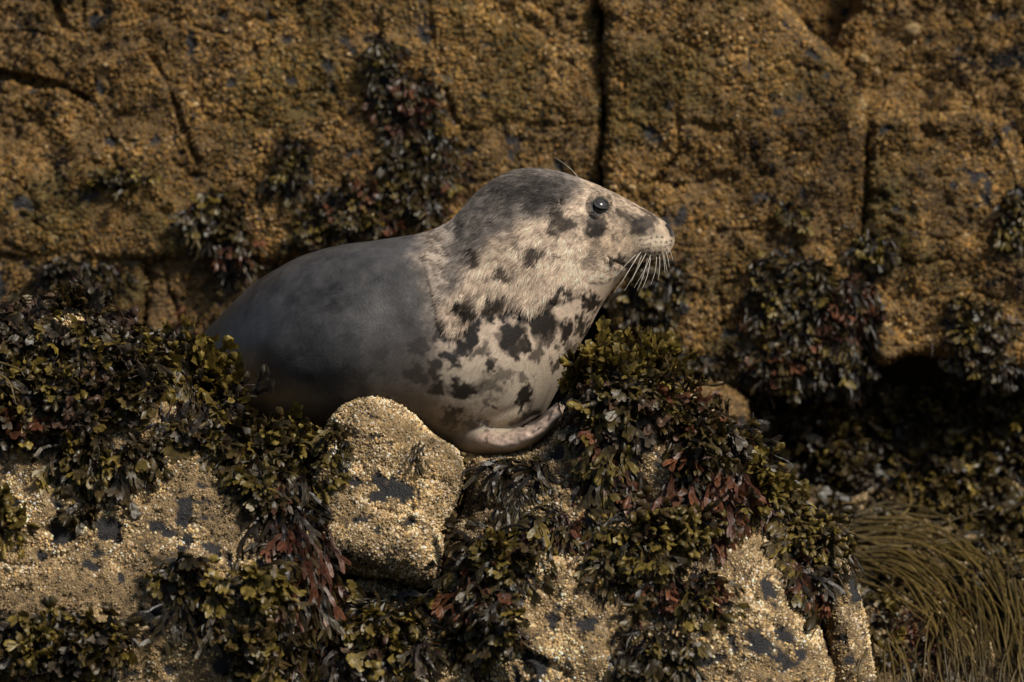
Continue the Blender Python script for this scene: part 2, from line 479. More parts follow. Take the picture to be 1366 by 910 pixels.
# the weed-covered gully between cliff and boulders
rock('gully_floor', [(930, 560), (1020, 520), (1110, 516), (1240, 520), (1366, 530), (1668, 540), (1668, 1056), (900, 1056), (900, 640)],
     lambda X, Y: 1.14-0.80*sstep(560, 960, Y), 40, 0.08, 1.4, 19, amp=1.6, bcount=7000, mat=M_CLIFF, palette='front', bsize=(0.0026, 0.005), patch_bias=0.02, kind='structure')

# ---- the boulders in front
FB = dict(palette='front')
def slope(ytop, ybot, y0, y1, side=0.0, xc=683):
    return lambda X, Y: ytop+(ybot-ytop)*sstep(y0, y1, Y)+side*(X-xc)/PPM
rock('boulder', [(-300, 420), (-60, 405), (40, 402), (110, 412), (165, 446), (240, 484), (300, 530), (345, 558), (392, 574), (422, 612), (428, 690), (432, 760), (424, 830), (400, 1056), (-300, 1056)],
     slope(-0.12, -0.42, 420, 900), 110, 0.16, 0.45, 31, amp=1.25, dip=0.22, bcount=46000,
     patches=[(215, 706, 20, 10, 30), (145, 708, 20, 16, 0), (80, 714, 15, 14, 0), (285, 733, 16, 9, 35), (250, 720, 8, 8, 0), (55, 743, 8, 8, 0), (128, 740, 10, 6, 0), (122, 757, 12, 7, 30), (163, 775, 6, 10, 0), (192, 824, 7, 10, 0), (300, 890, 24, 12, 20), (230, 893, 10, 8, 0), (180, 692, 4, 4, 0), (305, 748, 5, 10, 0)],
     label='large pale boulder, seaweed heaped on its crest, before the seal\'s rump', category='boulder', **FB)
rock('boulder', [(440, 560), (462, 540), (486, 531), (520, 534), (545, 550), (575, 582), (600, 594), (616, 603), (618, 640), (608, 676), (594, 712), (586, 745), (580, 782), (545, 778), (505, 768), (455, 762), (415, 770), (405, 700), (412, 640), (425, 600)],
     slope(-0.20, -0.36, 540, 780), 46, 0.12, 0.35, 32, amp=0.7, dip=0.07, edge_noise=3, bcount=30000, patch_bias=-0.12,
     patches=[(528, 655, 24, 20, 10), (505, 640, 12, 9, 40), (503, 664, 14, 6, 0), (470, 642, 14, 7, 5), (482, 694, 16, 5, -8), (546, 697, 7, 6, 0), (503, 583, 10, 3, 0), (520, 592, 6, 4, 20), (492, 557, 4, 3, 0), (532, 628, 4, 5, 0), (505, 708, 6, 4, -30)],
     label='upright barnacled block with a black star-shaped bare patch, wedged under the seal\'s belly', category='boulder', **FB)
rock('boulder', [(425, 800), (450, 782), (500, 774), (560, 790), (600, 812), (640, 845), (680, 900), (700, 1056), (395, 1056), (410, 880)],
     slope(-0.34, -0.50, 780, 960), 60, 0.10, 0.2, 33, amp=0.9, bcount=15000,
     patches=[(592, 884, 14, 10, 30), (540, 800, 10, 5, 0), (425, 900, 10, 10, 0)],
     label='low barnacled rock below the upright block, mostly under a bushy olive seaweed clump', category='boulder', **FB)
rock('boulder', [(626, 606), (660, 606), (700, 597), (735, 575), (755, 545), (775, 515), (800, 492), (850, 486), (900, 510), (960, 552), (1010, 600), (1040, 660), (1050, 700), (1075, 770), (1100, 850), (1108, 910), (1110, 1056), (640, 1056), (645, 900), (620, 830), (592, 790), (592, 740), (612, 690), (622, 640)],
     slope(-0.14, -0.50, 560, 960), 95, 0.16, 0.5, 34, amp=1.2, dip=0.14, bcount=58000,
     grooves=[([(630, 850), (700, 870), (760, 900)], 6, 0.02), ([(764, 560), (770, 610), (764, 680)], 6, 0.05)],
     patches=[(742, 601, 9, 10, 20), (640, 677, 6, 6, 0), (782, 833, 16, 10, 10), (1022, 865, 24, 12, 20), (1055, 880, 20, 12, 0), (945, 880, 14, 8, 0), (1020, 778, 9, 5, 0), (1075, 865, 8, 12, 0), (700, 880, 6, 5, 0), (985, 840, 6, 6, 0)],
     label='broad sloping barnacled boulder under the seal\'s flipper, draped with dark seaweed', category='boulder', **FB)
rock('boulder', [(1050, 690), (1085, 700), (1115, 730), (1140, 770), (1158, 820), (1166, 870), (1164, 1056), (1116, 1056), (1112, 900), (1100, 830), (1080, 770), (1060, 730)],
     slope(-0.22, -0.40, 700, 940), 34, 0.08, 0.4, 35, amp=0.8, bcount=10000, edge_noise=3,
     patches=[(1142, 785, 7, 16, -20), (1120, 850, 8, 6, 0), (1135, 880, 6, 8, 0)],
     label='narrow barnacled rock rib at the gully edge beside the broad boulder', category='boulder', **FB)
# ------------------------------------------------------------------ the seal
def spline(P, n):
    """Catmull-Rom through rows of P, n samples"""
    P = np.asarray(P, float)
    E = np.concatenate([[2*P[0]-P[1]], P, [2*P[-1]-P[-2]]])
    t = np.linspace(0, len(P)-1, n)
    i = np.minimum(t.astype(int), len(P)-2)
    f = (t-i)[:, None]
    p0, p1, p2, p3_ = E[i], E[i+1], E[i+2], E[i+3]
    return 0.5*((2*p1)+(-p0+p2)*f+(2*p0-5*p1+4*p2-p3_)*f*f+(-p0+3*p1-3*p2+p3_)*f**3)

def tube(S, n, m, egg=0.0):
    """S rows: top px,py, bottom px,py, half-width (m), centre depth"""
    s = spline(S, n)
    T = world(s[:, 0], s[:, 1], s[:, 5]); B = world(s[:, 2], s[:, 3], s[:, 5])
    c = (T+B)/2; h = (T-B)/2
    th = np.linspace(0, 2*math.pi, m, endpoint=False)
    w = np.maximum(s[:, 4], 0.001)[:, None]*(1-egg*np.cos(th))[None]
    e = (1-0.36*sstep(800, 872, s[:, 0]))[:, None]
    pw = lambda v: np.sign(v)[None]*np.abs(v)[None]**e
    P = c[:, None]+h[:, None]*pw(np.cos(th))[..., None]
    P[..., 1] += w*pw(np.sin(th))
    V = P.reshape(-1, 3)
    i, j = np.meshgrid(np.arange(n-1), np.arange(m), indexing='ij')
    a = i*m+j; b = i*m+(j+1) % m
    F = np.stack([a, b, b+m, a+m], -1).reshape(-1, 4)
    V = np.concatenate([V, c[:1], c[-1:]])
    tri0 = [[len(V)-2, (j+1) % m, j, j] for j in range(m)]
    tri1 = [[len(V)-1, (n-1)*m+j, (n-1)*m+(j+1) % m, (n-1)*m+(j+1) % m] for j in range(m)]
    faces = [tuple(f) for f in F.tolist()]+[tuple(t[:3]) for t in tri0+tri1]
    return V, faces

BODY = [
    (196, 560, 204, 584, 0.03, 0.42), (215, 522, 226, 566, 0.07, 0.36), (250, 470, 270, 556, 0.11, 0.26), (276, 440, 306, 562, 0.145, 0.17), (312, 402, 346, 568, 0.175, 0.10), (352, 369, 396, 572, 0.195, 0.05),
    (400, 342, 446, 576, 0.21, 0.02), (455, 327, 496, 580, 0.215, 0), (520, 318, 548, 590, 0.215, 0), (570, 309, 600, 600, 0.215, 0), (600, 296, 650, 603, 0.21, 0),
    (622, 275, 702, 585, 0.20, 0), (640, 257, 738, 530, 0.185, 0), (662, 241, 764, 476, 0.168, 0), (688, 230, 785, 440, 0.15, 0), (716, 226, 800, 412, 0.137, 0),
    (744, 229, 812, 393, 0.127, 0), (768, 236, 823, 378, 0.117, 0), (792, 245, 834, 366, 0.104, 0), (816, 256, 847, 358, 0.088, 0), (838, 267, 860, 352, 0.073, 0),
    (858, 278, 874, 347, 0.064, 0), (874, 287, 885, 342, 0.056, 0), (886, 295, 892, 336, 0.047, 0), (894, 303, 897, 329, 0.034, 0), (899, 310, 900, 322, 0.018, 0)]
FLIP = [(610, 545, 592, 594, 0.05, -0.06), (632, 556, 618, 602, 0.056, -0.10), (655, 568, 648, 607, 0.056, -0.13), (678, 574, 682, 604, 0.056, -0.155), (700, 569, 712, 592, 0.056, -0.17),
        (720, 556, 733, 576, 0.052, -0.18), (736, 543, 746, 560, 0.040, -0.19), (744, 538, 750, 547, 0.016, -0.195)]
FLIP2 = [(r[0]+4, r[1]-4, r[2]+4, r[3]-4, r[4], -r[5]) for r in FLIP]
HIND = [[(225, 530, 232, 566, 0.03, 0.36), (195, 548, 205, 574, 0.02, 0.42+s), (165, 556, 170, 582, 0.014, 0.46+2*s), (140, 560, 142, 590, 0.008, 0.5+3*s)] for s in (-0.02, 0.03)]
parts = [tube(BODY, 260, 120, 0.10), tube(FLIP, 60, 40), tube(FLIP2, 60, 40), tube(HIND[0], 30, 24), tube(HIND[1], 30, 24)]
vs_, fs_, off = [], [], 0
for v, f in parts:
    vs_ += v.tolist()
    fs_ += [tuple(k+off for k in q) for q in f]
    off += len(v)
tmp = bpy.data.meshes.new('seal_tmp')
tmp.from_pydata(vs_, [], fs_)
tob = bpy.data.objects.new('seal_tmp', tmp)
COL.objects.link(tob)
md = tob.modifiers.new('r', 'REMESH'); md.mode = 'VOXEL'; md.voxel_size = 0.0026
md = tob.modifiers.new('s', 'SMOOTH'); md.iterations = 10; md.factor = 0.5
dg = bpy.context.evaluated_depsgraph_get()
me = bpy.data.meshes.new_from_object(tob.evaluated_get(dg))
bpy.data.objects.remove(tob)
bpy.data.meshes.remove(tmp)
nv = len(me.vertices)
V = np.empty(nv*3, np.float32); me.vertices.foreach_get('co', V); V = V.reshape(-1, 3).astype(float)
NR = np.empty(nv*3, np.float32); me.vertices.foreach_get('normal', NR); NR = NR.reshape(-1, 3).astype(float)
sx, sy = proj(V)
lat = np.abs(NR[:, 1])                       # how much a point faces sideways
near = sstep(0.15, 0.5, lat)
dsp = 0.004*fbm(V, 0.12, 3, 501)*sstep(800, 640, sx)
ell = lambda cx, cy, rx, ry: np.sqrt(((sx-cx)/rx)**2+((sy-cy)/ry)**2)
EYE = (801, 275)
dsp += near*0.010*np.exp(-ell(872, 328, 24, 15)**2)            # whisker pad
dsp += near*0.004*np.exp(-ell(850, 300, 18, 14)**2)            # cheek of the muzzle
dsp -= near*0.005*np.exp(-ell(836, 325, 14, 12)**2)
dsp += near*0.005*np.exp(-ell(798, 262, 20, 7)**2)             # brow
er = ell(*EYE, 1, 1)
dsp += near*0.0045*np.exp(-((er-14.5)/3.5)**2)                 # eyelids
dsp -= near*0.012*(1-sstep(8.5, 12, er))                       # socket
mouth = dist_line([(813, 342), (822, 348), (836, 353), (850, 354), (866, 350), (882, 346)], sx, sy)
dsp -= near*0.0045*np.exp(-(mouth/2.0)**2)
ear = ell(749, 270, 3.2, 4.5)
dsp -= near*0.010*np.exp(-ear**2)
nost = dist_line([(889, 299), (894, 305), (896, 314)], sx, sy)
nside = sstep(0.08, 0.3, lat)
dsp -= nside*0.006*np.exp(-(nost/2.0)**2)
for k, pts in enumerate([[(612, 300), (600, 350), (596, 410), (606, 460)], [(640, 560), (660, 572), (690, 566), (716, 552)], [(700, 540), (650, 560)]]):   # neck fold and creases at the flipper
    dsp -= near*(0.004, 0.006, 0.003)[k]*np.exp(-(dist_line(pts, sx, sy)/(14, 4, 6)[k])**2)
dsp += 0.006*fbm(V, 0.022, 3, 533)*sstep(12, 4, dist_line([(650, 588), (690, 582), (722, 564), (746, 547)], sx, sy))*sstep(0, -0.06, V[:, 1])
for dy_ in (-7, 0, 7):        # toes of the fore flipper
    dsp -= 0.004*np.exp(-(dist_line([(690, 581+dy_), (722, 563+dy_), (748, 546+0.4*dy_)], sx, sy)/1.8)**2)*sstep(690, 712, sx)
V = V+NR*dsp[:, None]

BLOBS = [  # cx, cy, rx, ry, angle, strength: dark markings of the coat
    (751, 295, 22, 14, 20, .8), (795, 303, 17, 10, 10, .95), (854, 301, 20, 13, -10, .95), (832, 286, 10, 9, 0, .7), (828, 347, 16, 6, 15, .8), (800, 296, 12, 6, 0, .7), (868, 291, 12, 5, 30, .6),
    (714, 336, 11, 9, 20, .8), (675, 361, 15, 8, -20, .75), (667, 398, 13, 8, -30, .8), (635, 345, 8, 13, 15, .8), (788, 348, 11, 8, 0, .45), (625, 406, 11, 11, 0, .85), (700, 318, 8, 6, 0, .5), (742, 340, 9, 6, 0, .35),
    (652, 427, 8, 8, 0, .9), (629, 446, 11, 17, 10, .95), (600, 478, 11, 11, 0, .9), (619, 467, 13, 10, 0, .9), (679, 449, 16, 17, 0, 1), (695, 467, 10, 7, 20, .85), (722, 433, 19, 22, 20, .95), (706, 425, 12, 15, 0, .9),
    (752, 437, 10, 15, 15, 1), (785, 405, 9, 12, 20, .9), (776, 433, 7, 13, 15, .85), (745, 393, 18, 8, -25, .85), (648, 488, 8, 10, 0, .85), (671, 499, 13, 9, -20, .55), (700, 501, 10, 8, 0, .6), (615, 520, 19, 13, 15, 1),
    (648, 514, 17, 13, 0, .6), (698, 530, 8, 17, 25, .9), (661, 543, 7, 5, 0, .8), (576, 493, 9, 11, 0, .8), (579, 515, 13, 9, 0, .85), (630, 565, 11, 8, 0, .6), (600, 560, 13, 10, 0, .8), (716, 467, 7, 13, 20, .7),
    (741, 483, 6, 9, 20, .8), (732, 456, 8, 7, 0, .7), (632, 401, 12, 14, 0, .6), (663, 398, 9, 9, 0, .6), (682, 420, 12, 9, 0, .9), (584, 446, 11, 15, 15, .8), (760, 460, 6, 9, 20, .7), (640, 470, 6, 5, 0, .7), (690, 395, 8, 5, 0, .5),
    (560, 460, 10, 12, 0, .6), (552, 500, 11, 9, 0, .6), (540, 425, 10, 8, 0, .4), (505, 470, 12, 9, 0, .45), (470, 450, 10, 8, 0, .4), (440, 410, 12, 8, 0, .35), (480, 500, 12, 8, 0, .4), (520, 390, 9, 8, 0, .35), (390, 470, 14, 9, 0, .35), (566, 395, 9, 10, 0, .5)]

def lerp(a, b, t):
    return a*(1-t[:, None])+b*t[:, None]

def coat(P, px, py):
    n1 = fbm(P, 0.03, 4, 601, 0.65); n2 = fbm(P, 0.11, 3, 611); n3 = fbm(P, 0.012, 2, 621)
    qx, qy = px+19*n1+5*n3, py+19*fbm(P, 0.028, 4, 631, 0.65)+5*n3
    xb = np.interp(py, [280, 310, 340, 380, 430, 470, 520, 560, 620], [615, 588, 575, 585, 596, 596, 590, 600, 610])
    cream = np.array([0.58, 0.445, 0.33])*np.ones((len(px), 1))
    cream = cream*(1+0.14*n2+0.10*n3)[:, None]
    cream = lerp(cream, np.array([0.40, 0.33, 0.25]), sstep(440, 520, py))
    slate = np.array([0.046, 0.043, 0.041])*(1+0.8*n1+0.5*n2)[:, None]
    slate = lerp(slate, np.array([0.10, 0.095, 0.092])*np.ones((len(px), 1)), 0.55*sstep(430, 600, px)*sstep(380, 320, py))
    slate = lerp(slate, np.array([0.085, 0.068, 0.058])*np.ones((len(px), 1)), 0.8*sstep(470, 580, px)*sstep(400, 480, py))
    c = lerp(slate, cream, sstep(-40, 30, qx-xb))
    # grey nape and dark crown
    yb = np.interp(px, [580, 620, 660, 700, 740, 770, 800], [420, 372, 322, 296, 282, 262, 250])
    nape = sstep(16, -18, qy-yb)*sstep(812, 770, px)
    c = lerp(c, np.array([0.17, 0.145, 0.125])*(1+0.3*n3+0.4*n1)[:, None], nape*sstep(540, 630, px+30*n1))
    crown = np.exp(-(((qx-715)/62)**2+((qy-256)/25)**2)**1.3)
    c = lerp(c, np.array([0.034, 0.028, 0.025])*np.ones((len(px), 1)), 0.95*crown)
    face = sstep(760, 800, px)*sstep(352, 330, py)
    c = lerp(c, np.array([0.33, 0.245, 0.165])*(1+0.5*n3+0.4*n1)[:, None], 0.8*face)
    for bx, by, rx, ry, an, s in BLOBS:
        ca, sa = math.cos(math.radians(an)), math.sin(math.radians(an))
        u = ((qx-bx)*ca+(qy-by)*sa)/(rx*1.12+1); v = (-(qx-bx)*sa+(qy-by)*ca)/(ry*1.12+1)
        m = min(1, s*1.15)*(1-sstep(0.6, 1.2, np.sqrt(u*u+v*v)))
        c = lerp(c, np.array([0.020, 0.015, 0.012])*np.ones((len(px), 1)), m)
    # freckles between the marks
    fr = sstep(0.26, 0.5, fbm(P, 0.026, 4, 651, 0.6))*sstep(0, 30, px-xb)*sstep(360, 400, py)*0.75
    c = lerp(c, np.array([0.06, 0.045, 0.035])*np.ones((len(px), 1)), fr)
    fc_ = sstep(0.05, 0.35, fbm(P, 0.011, 3, 661, 0.6)+0.25*n1)*sstep(775, 800, px)*sstep(335, 320, py)*0.7
    c = lerp(c, np.array([0.07, 0.05, 0.035])*np.ones((len(px), 1)), fc_)
    # eye surround, pad, nose, mouth
    ex = np.sqrt((px-EYE[0])**2+(py-EYE[1])**2)
    c = lerp(c, np.array([0.42, 0.36, 0.30])*np.ones((len(px), 1)), 0.15*np.exp(-((ex-19)/4)**2))
    c = lerp(c, np.array([0.06, 0.055, 0.055])*np.ones((len(px), 1)), 1-sstep(11.5, 15, ex))
    pad = np.exp(-(((px-873)/24)**2+((py-329)/16)**2)**2)
    c = lerp(c, np.array([0.50, 0.40, 0.29])*(1+0.15*n3)[:, None], 0.85*pad)
    for k, (ax, ay) in enumerate(DOTS):
        m = 1-sstep(1.0, 2.3, np.sqrt((px-ax)**2+(py-ay)**2))
        c = lerp(c, np.array([0.02, 0.016, 0.014])*np.ones((len(px), 1)), 0.95*m)
    nose = sstep(889, 896, px)*sstep(320, 314, py)*0.75
    c = lerp(c, np.array([0.03, 0.027, 0.027])*np.ones((len(px), 1)), nose)
    c = lerp(c, np.array([0.008, 0.007, 0.007])*np.ones((len(px), 1)), (1-sstep(1.3, 3.0, dist_line([(890, 300), (894, 306), (896, 314)], px, py))))
    mo = dist_line([(813, 342), (822, 348), (836, 353), (850, 354), (866, 350), (882, 346)], px, py)
    c = lerp(c, np.array([0.015, 0.012, 0.010])*np.ones((len(px), 1)), (1-sstep(0.8, 2.8, mo)))
    c = lerp(c, np.array([0.012, 0.01, 0.01])*np.ones((len(px), 1)), 1-sstep(2.2, 5, np.sqrt(((px-749)/0.8)**2+(py-270)**2)))
    # flipper skin
    fl = sstep(655, 690, px)*sstep(555, 568, py+0.55*(px-690))*sstep(600, 560, py-0.0*px)*0
    grey_top = sstep(3, 0, dist_line([(690, 576), (722, 556), (742, 543)], px, py)-7)
    c = lerp(c, np.array([0.17, 0.125, 0.10])*(1+0.4*n1)[:, None], 0.5*grey_top)
    pale = sstep(4.0, 0.0, dist_line([(645, 586), (690, 586), (722, 569), (746, 549)], px, py)-7)
    c = lerp(c, np.array([0.44, 0.315, 0.245])*(1+0.45*n3+0.45*n1)[:, None], 0.75*pale)
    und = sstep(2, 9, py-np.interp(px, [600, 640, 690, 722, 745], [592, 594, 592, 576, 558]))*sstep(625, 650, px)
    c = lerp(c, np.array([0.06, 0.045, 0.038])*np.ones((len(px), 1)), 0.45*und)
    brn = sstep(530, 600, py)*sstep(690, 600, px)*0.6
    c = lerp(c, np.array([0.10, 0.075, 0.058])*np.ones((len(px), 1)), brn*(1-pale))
    return np.clip(c, 0.005, 0.7)

DOTS = []
for row, (ya, n) in enumerate([(320, 5), (326, 6), (332, 6), (338, 6), (343, 4)]):
    for k in range(n):
        DOTS.append((853+row*1.5+k*7.2+(row % 2)*3.4-(2 if row == 4 else 0), ya+1.0*math.sin(k*1.7+row)-k*0.9))

def wetness(P, px, py):
    """1 = dry fluffy fur of head and neck, 0 = wet sleek fur"""
    yb = np.interp(px, [560, 590, 610, 640, 690, 730, 760, 800, 840], [330, 440, 450, 405, 408, 404, 396, 372, 352])
    n = 12*fbm(P, 0.03, 3, 701)
    return sstep(10, -6, py-yb+n)*sstep(535, 630, px+3*n)

dry = wetness(V, sx, sy)
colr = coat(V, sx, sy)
# swell under the dry ruff
V = V+NR*(0.006*dry*near*sstep(800, 740, sx))[:, None]
me.vertices.foreach_set('co', V.astype(np.float32).ravel())
ca_ = me.color_attributes.new('col', 'FLOAT_COLOR', 'POINT')
cc4 = np.ones((nv, 4), np.float32); cc4[:, :3] = colr; cc4[:, 3] = dry
ca_.data.foreach_set('color', cc4.ravel())
me.polygons.foreach_set('use_smooth', np.ones(len(me.polygons), bool))
me.materials.clear()
me.update()

m_skin, nt, b = nodes('seal_coat')
at = N(nt, 'ShaderNodeAttribute', attribute_name='col')
tc = N(nt, 'ShaderNodeTexCoord')
mp_ = N(nt, 'ShaderNodeMapping'); mp_.vector_type = 'TEXTURE'; mp_.inputs['Rotation'].default_value = (0, math.radians(-42), 0); mp_.inputs['Scale'].default_value = (1/80, 1/480, 1/480)
nz = N(nt, 'ShaderNodeTexNoise'); nz.inputs['Scale'].default_value = 1.0; nz.inputs['Detail'].default_value = 3
nt.links.new(tc.outputs['Object'], mp_.inputs['Vector']); nt.links.new(mp_.outputs[0], nz.inputs['Vector'])
mr = N(nt, 'ShaderNodeMapRange'); mr.inputs[1].default_value = 0.3; mr.inputs[2].default_value = 0.7; mr.inputs[3].default_value = 0.75; mr.inputs[4].default_value = 1.25
nt.links.new(nz.outputs['Fac'], mr.inputs[0])
vm = N(nt, 'ShaderNodeVectorMath', operation='SCALE'); nt.links.new(at.outputs['Color'], vm.inputs[0]); nt.links.new(mr.outputs[0], vm.inputs['Scale'])
nt.links.new(vm.outputs[0], b.inputs['Base Color'])
mr = N(nt, 'ShaderNodeMapRange'); mr.inputs[3].default_value = 0.42; mr.inputs[4].default_value = 0.8
nt.links.new(at.outputs['Alpha'], mr.inputs[0]); nt.links.new(mr.outputs[0], b.inputs['Roughness'])
bp = N(nt, 'ShaderNodeBump'); bp.inputs['Strength'].default_value = 0.4; bp.inputs['Distance'].default_value = 0.002
nt.links.new(nz.outputs['Fac'], bp.inputs['Height']); nt.links.new(bp.outputs[0], b.inputs['Normal'])
b.inputs['Specular IOR Level'].default_value = 0.45

seal = obj('seal', None, label='grey seal with dark back and pale spotted chest, raised on barnacled rocks, looking sideways', category='seal')
base = world(600, 600, 0.0)
seal.location = base
def spart(name, data, mat, parent=None, **kw):
    o = obj(name, data, mat, None, **kw)
    o.parent = parent or seal
    o.matrix_parent_inverse = Matrix.Translation(-Vector(base)) if parent is None else Matrix.Identity(4)
    return o
body = spart('body', me, m_skin)
me.name = 'body'

# surface map for laying weed and whiskers
ii = np.round((sx-GX[0])/STEP).astype(int); jj = np.round((sy-GY[0])/STEP).astype(int)
SEALD = np.full(PX.shape, FAR)
np.minimum.at(SEALD, (ii, jj), V[:, 1])

# --- fur
F4 = np.empty(len(me.loops), np.int32); me.loops.foreach_get('vertex_index', F4); F4 = F4.reshape(-1, 4)
me.vertices.foreach_get('normal', (tmpn := np.empty(nv*3, np.float32)))
NR = tmpn.reshape(-1, 3).astype(float)
A = V[F4]
ar = 0.5*np.linalg.norm(np.cross(A[:, 2]-A[:, 0], A[:, 3]-A[:, 1]), axis=1)
fc = A.mean(1); fx, fy = proj(fc)
fd = dry[F4].mean(1)
fnr = normalize(NR[F4].mean(1))
w = ar*(0.5+1.4*fd)*np.where(fnr[:, 1] > 0.35, 0.3, 1.0)*np.where(fx < 250, 0.2, 1)
w *= 1-np.exp(-((np.hypot(fx-EYE[0], fy-EYE[1]))/11)**6)
w *= np.where(sstep(2.2, 4.5, dist_line([(889, 299), (894, 305), (896, 314)], fx, fy)) > 0.3, 1, 0.0)
w *= 1+1.5*sstep(740, 800, fx)
NH = 210000
r_ = np.random.default_rng(3)
pk = r_.choice(len(F4), NH, p=w/w.sum())
uv = r_.random((NH, 2)); u_, v_ = uv[:, :1], uv[:, 1:]
q4 = F4[pk]
def bil(X):
    return X[q4[:, 0]]*(1-u_)*(1-v_)+X[q4[:, 1]]*(1-u_)*v_+X[q4[:, 2]]*u_*v_+X[q4[:, 3]]*u_*(1-v_)
root = bil(V); hn = normalize(bil(NR))
hx, hy = proj(root)
hd = bil(dry[:, None])[:, 0]
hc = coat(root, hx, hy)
# lie of the fur: nose to tail, down over neck and chest
ang = np.interp(hx, [300, 520, 620, 700, 780, 840, 900], [200, 208, 228, 235, 222, 200, 190])
ang = ang+14*fbm(root, 0.05, 2, 801)+np.interp(hy, [230, 300, 400, 520], [-22, -8, 8, 4])
ang = np.radians(ang)
fl = np.stack([np.cos(ang), np.zeros(NH), np.sin(ang)], -1)
tuft = np.stack([fbm(root, 0.011, 2, 811), fbm(root, 0.011, 2, 812), fbm(root, 0.011, 2, 813)], -1)
fl = fl+tuft*(0.25+0.42*hd)[:, None]+r_.normal(0, 0.13, (NH, 3))
fl = normalize(fl-hn*np.sum(fl*hn, -1, keepdims=True))
lift = 0.10+0.16*hd+0.08*r_.random(NH)
ln = (0.0045+0.0125*hd*sstep(790, 700, hx)+0.0025*hd)*(0.65+0.7*r_.random(NH))
ln *= 1-0.55*sstep(820, 870, hx)
edge = np.exp(-((hy-np.interp(hx, [560, 590, 610, 640, 690, 730, 760, 800, 840], [330, 440, 450, 405, 408, 404, 396, 372, 352]))/14)**2)*sstep(575, 610, hx)
ln *= 1+0.5*edge*hd
PTS = 4
t = np.linspace(0, 1, PTS)
hp = root[:, None]-hn[:, None]*0.0006+(fl[:, None]*t[None, :, None]+hn[:, None]*(lift[:, None]*(t-0.35*t*t)[None])[..., None])*ln[:, None, None]
hp[..., 2] -= (t**2)[None]*(0.10*ln*hd)[:, None]
hcv = bpy.data.hair_curves.new('fur')
hcv.add_curves([PTS]*NH)
hcv.attributes['position'].data.foreach_set('vector', hp.astype(np.float32).ravel())
ra = hcv.attributes.get('radius') or hcv.attributes.new('radius', 'FLOAT', 'POINT')
wr = (0.00034+0.00022*hd)[:, None]*np.array([1.0, 0.9, 0.65, 0.18])[None]
ra.data.foreach_set('value', wr.astype(np.float32).ravel())
cu = hcv.attributes.new('hair_col', 'FLOAT_COLOR', 'CURVE')
var = (0.45+1.0*r_.random(NH))*(1+0.6*tuft[:, 0])
h4 = np.ones((NH, 4), np.float32)
grey = sstep(560, 600, hx)*hd*0.10*r_.random(NH)**3*sstep(0.03, 0.2, hc[:, 1])
h4[:, :3] = np.clip(hc*(var*(1+0.05*hd))[:, None]+grey[:, None]*np.array([0.9, 0.82, 0.72]), 0, 0.8)
cu.data.foreach_set('color', h4.ravel())
m_fur = plain('seal_fur', (0.3, 0.3, 0.3), 0.5, 0.15, attr='hair_col')
spart('fur', hcv, m_fur)

# --- eyes
def uvsphere(c, r, n=32, m=20, scale=(1, 1, 1)):
    th = np.linspace(0, math.pi, m); ph = np.linspace(0, 2*math.pi, n, endpoint=False)
    T, P_ = np.meshgrid(th, ph, indexing='ij')
    Vv = np.stack([np.sin(T)*np.cos(P_)*scale[0], np.cos(T)*scale[1], np.sin(T)*np.sin(P_)*scale[2]], -1).reshape(-1, 3)*r+c
    i, j = np.meshgrid(np.arange(m-1), np.arange(n), indexing='ij')
    a = i*n+j; b_ = i*n+(j+1) % n
    return Vv, np.stack([a, b_, b_+n, a+n], -1).reshape(-1, 4)
m_eye = plain('wet_eye', (0.040, 0.037, 0.037), 0.2, 0.5)  # grey base colour stands in for sky reflected in the cornea
m_lid = plain('eyelid_skin', (0.018, 0.017, 0.018), 0.5, 0.3)
m_iris = plain('iris', (0.055, 0.05, 0.05), 0.2, 0.5, coat=1.0)
sel = (np.hypot(sx-EYE[0], sy-EYE[1]) > 12) & (np.hypot(sx-EYE[0], sy-EYE[1]) < 17)
for s in (-1, 1):
    k = sel & (np.sign(V[:, 1]) == s)
    c = V[k].mean(0); n_ = normalize(NR[k].mean(0))
    er_ = 0.0195
    cen = c-n_*0.0172
    ev, ef = uvsphere(cen, er_)
    eye = spart('eye', mesh_np('eye', ev, ef), m_eye)
    iv, jf = uvsphere(cen+n_*0.0012, er_*0.985, 24, 16)
    keep = [f for f in jf if np.dot(iv[f].mean(0)-cen, n_) > er_*0.80 and np.dot(iv[f].mean(0)-cen, n_) < er_*0.955]
    # eyelid ring
    a1 = normalize(np.cross(n_, [0, 0, 1.0])); a2 = np.cross(n_, a1)
    nn_, mm_ = 40, 10
    Tt, Pp = np.meshgrid(np.linspace(0, 2*math.pi, nn_, endpoint=False), np.linspace(0, 2*math.pi, mm_, endpoint=False), indexing='ij')
    R0 = 0.0160; r0 = 0.0034
    rr_ = R0+r0*np.cos(Pp)
    Lv = cen+n_*0.0140+(a1*(np.cos(Tt)*rr_*1.10)[..., None]+a2*(np.sin(Tt)*rr_*0.80)[..., None])+n_*(r0*np.sin(Pp))[..., None]
    i, j = np.meshgrid(np.arange(nn_), np.arange(mm_), indexing='ij')
    q = lambda i, j: (i % nn_)*mm_+(j % mm_)
    spart('eyelid', mesh_np('eyelid', Lv.reshape(-1, 3), np.stack([q(i, j), q(i+1, j), q(i+1, j+1), q(i, j+1)], -1).reshape(-1, 4)), m_lid)

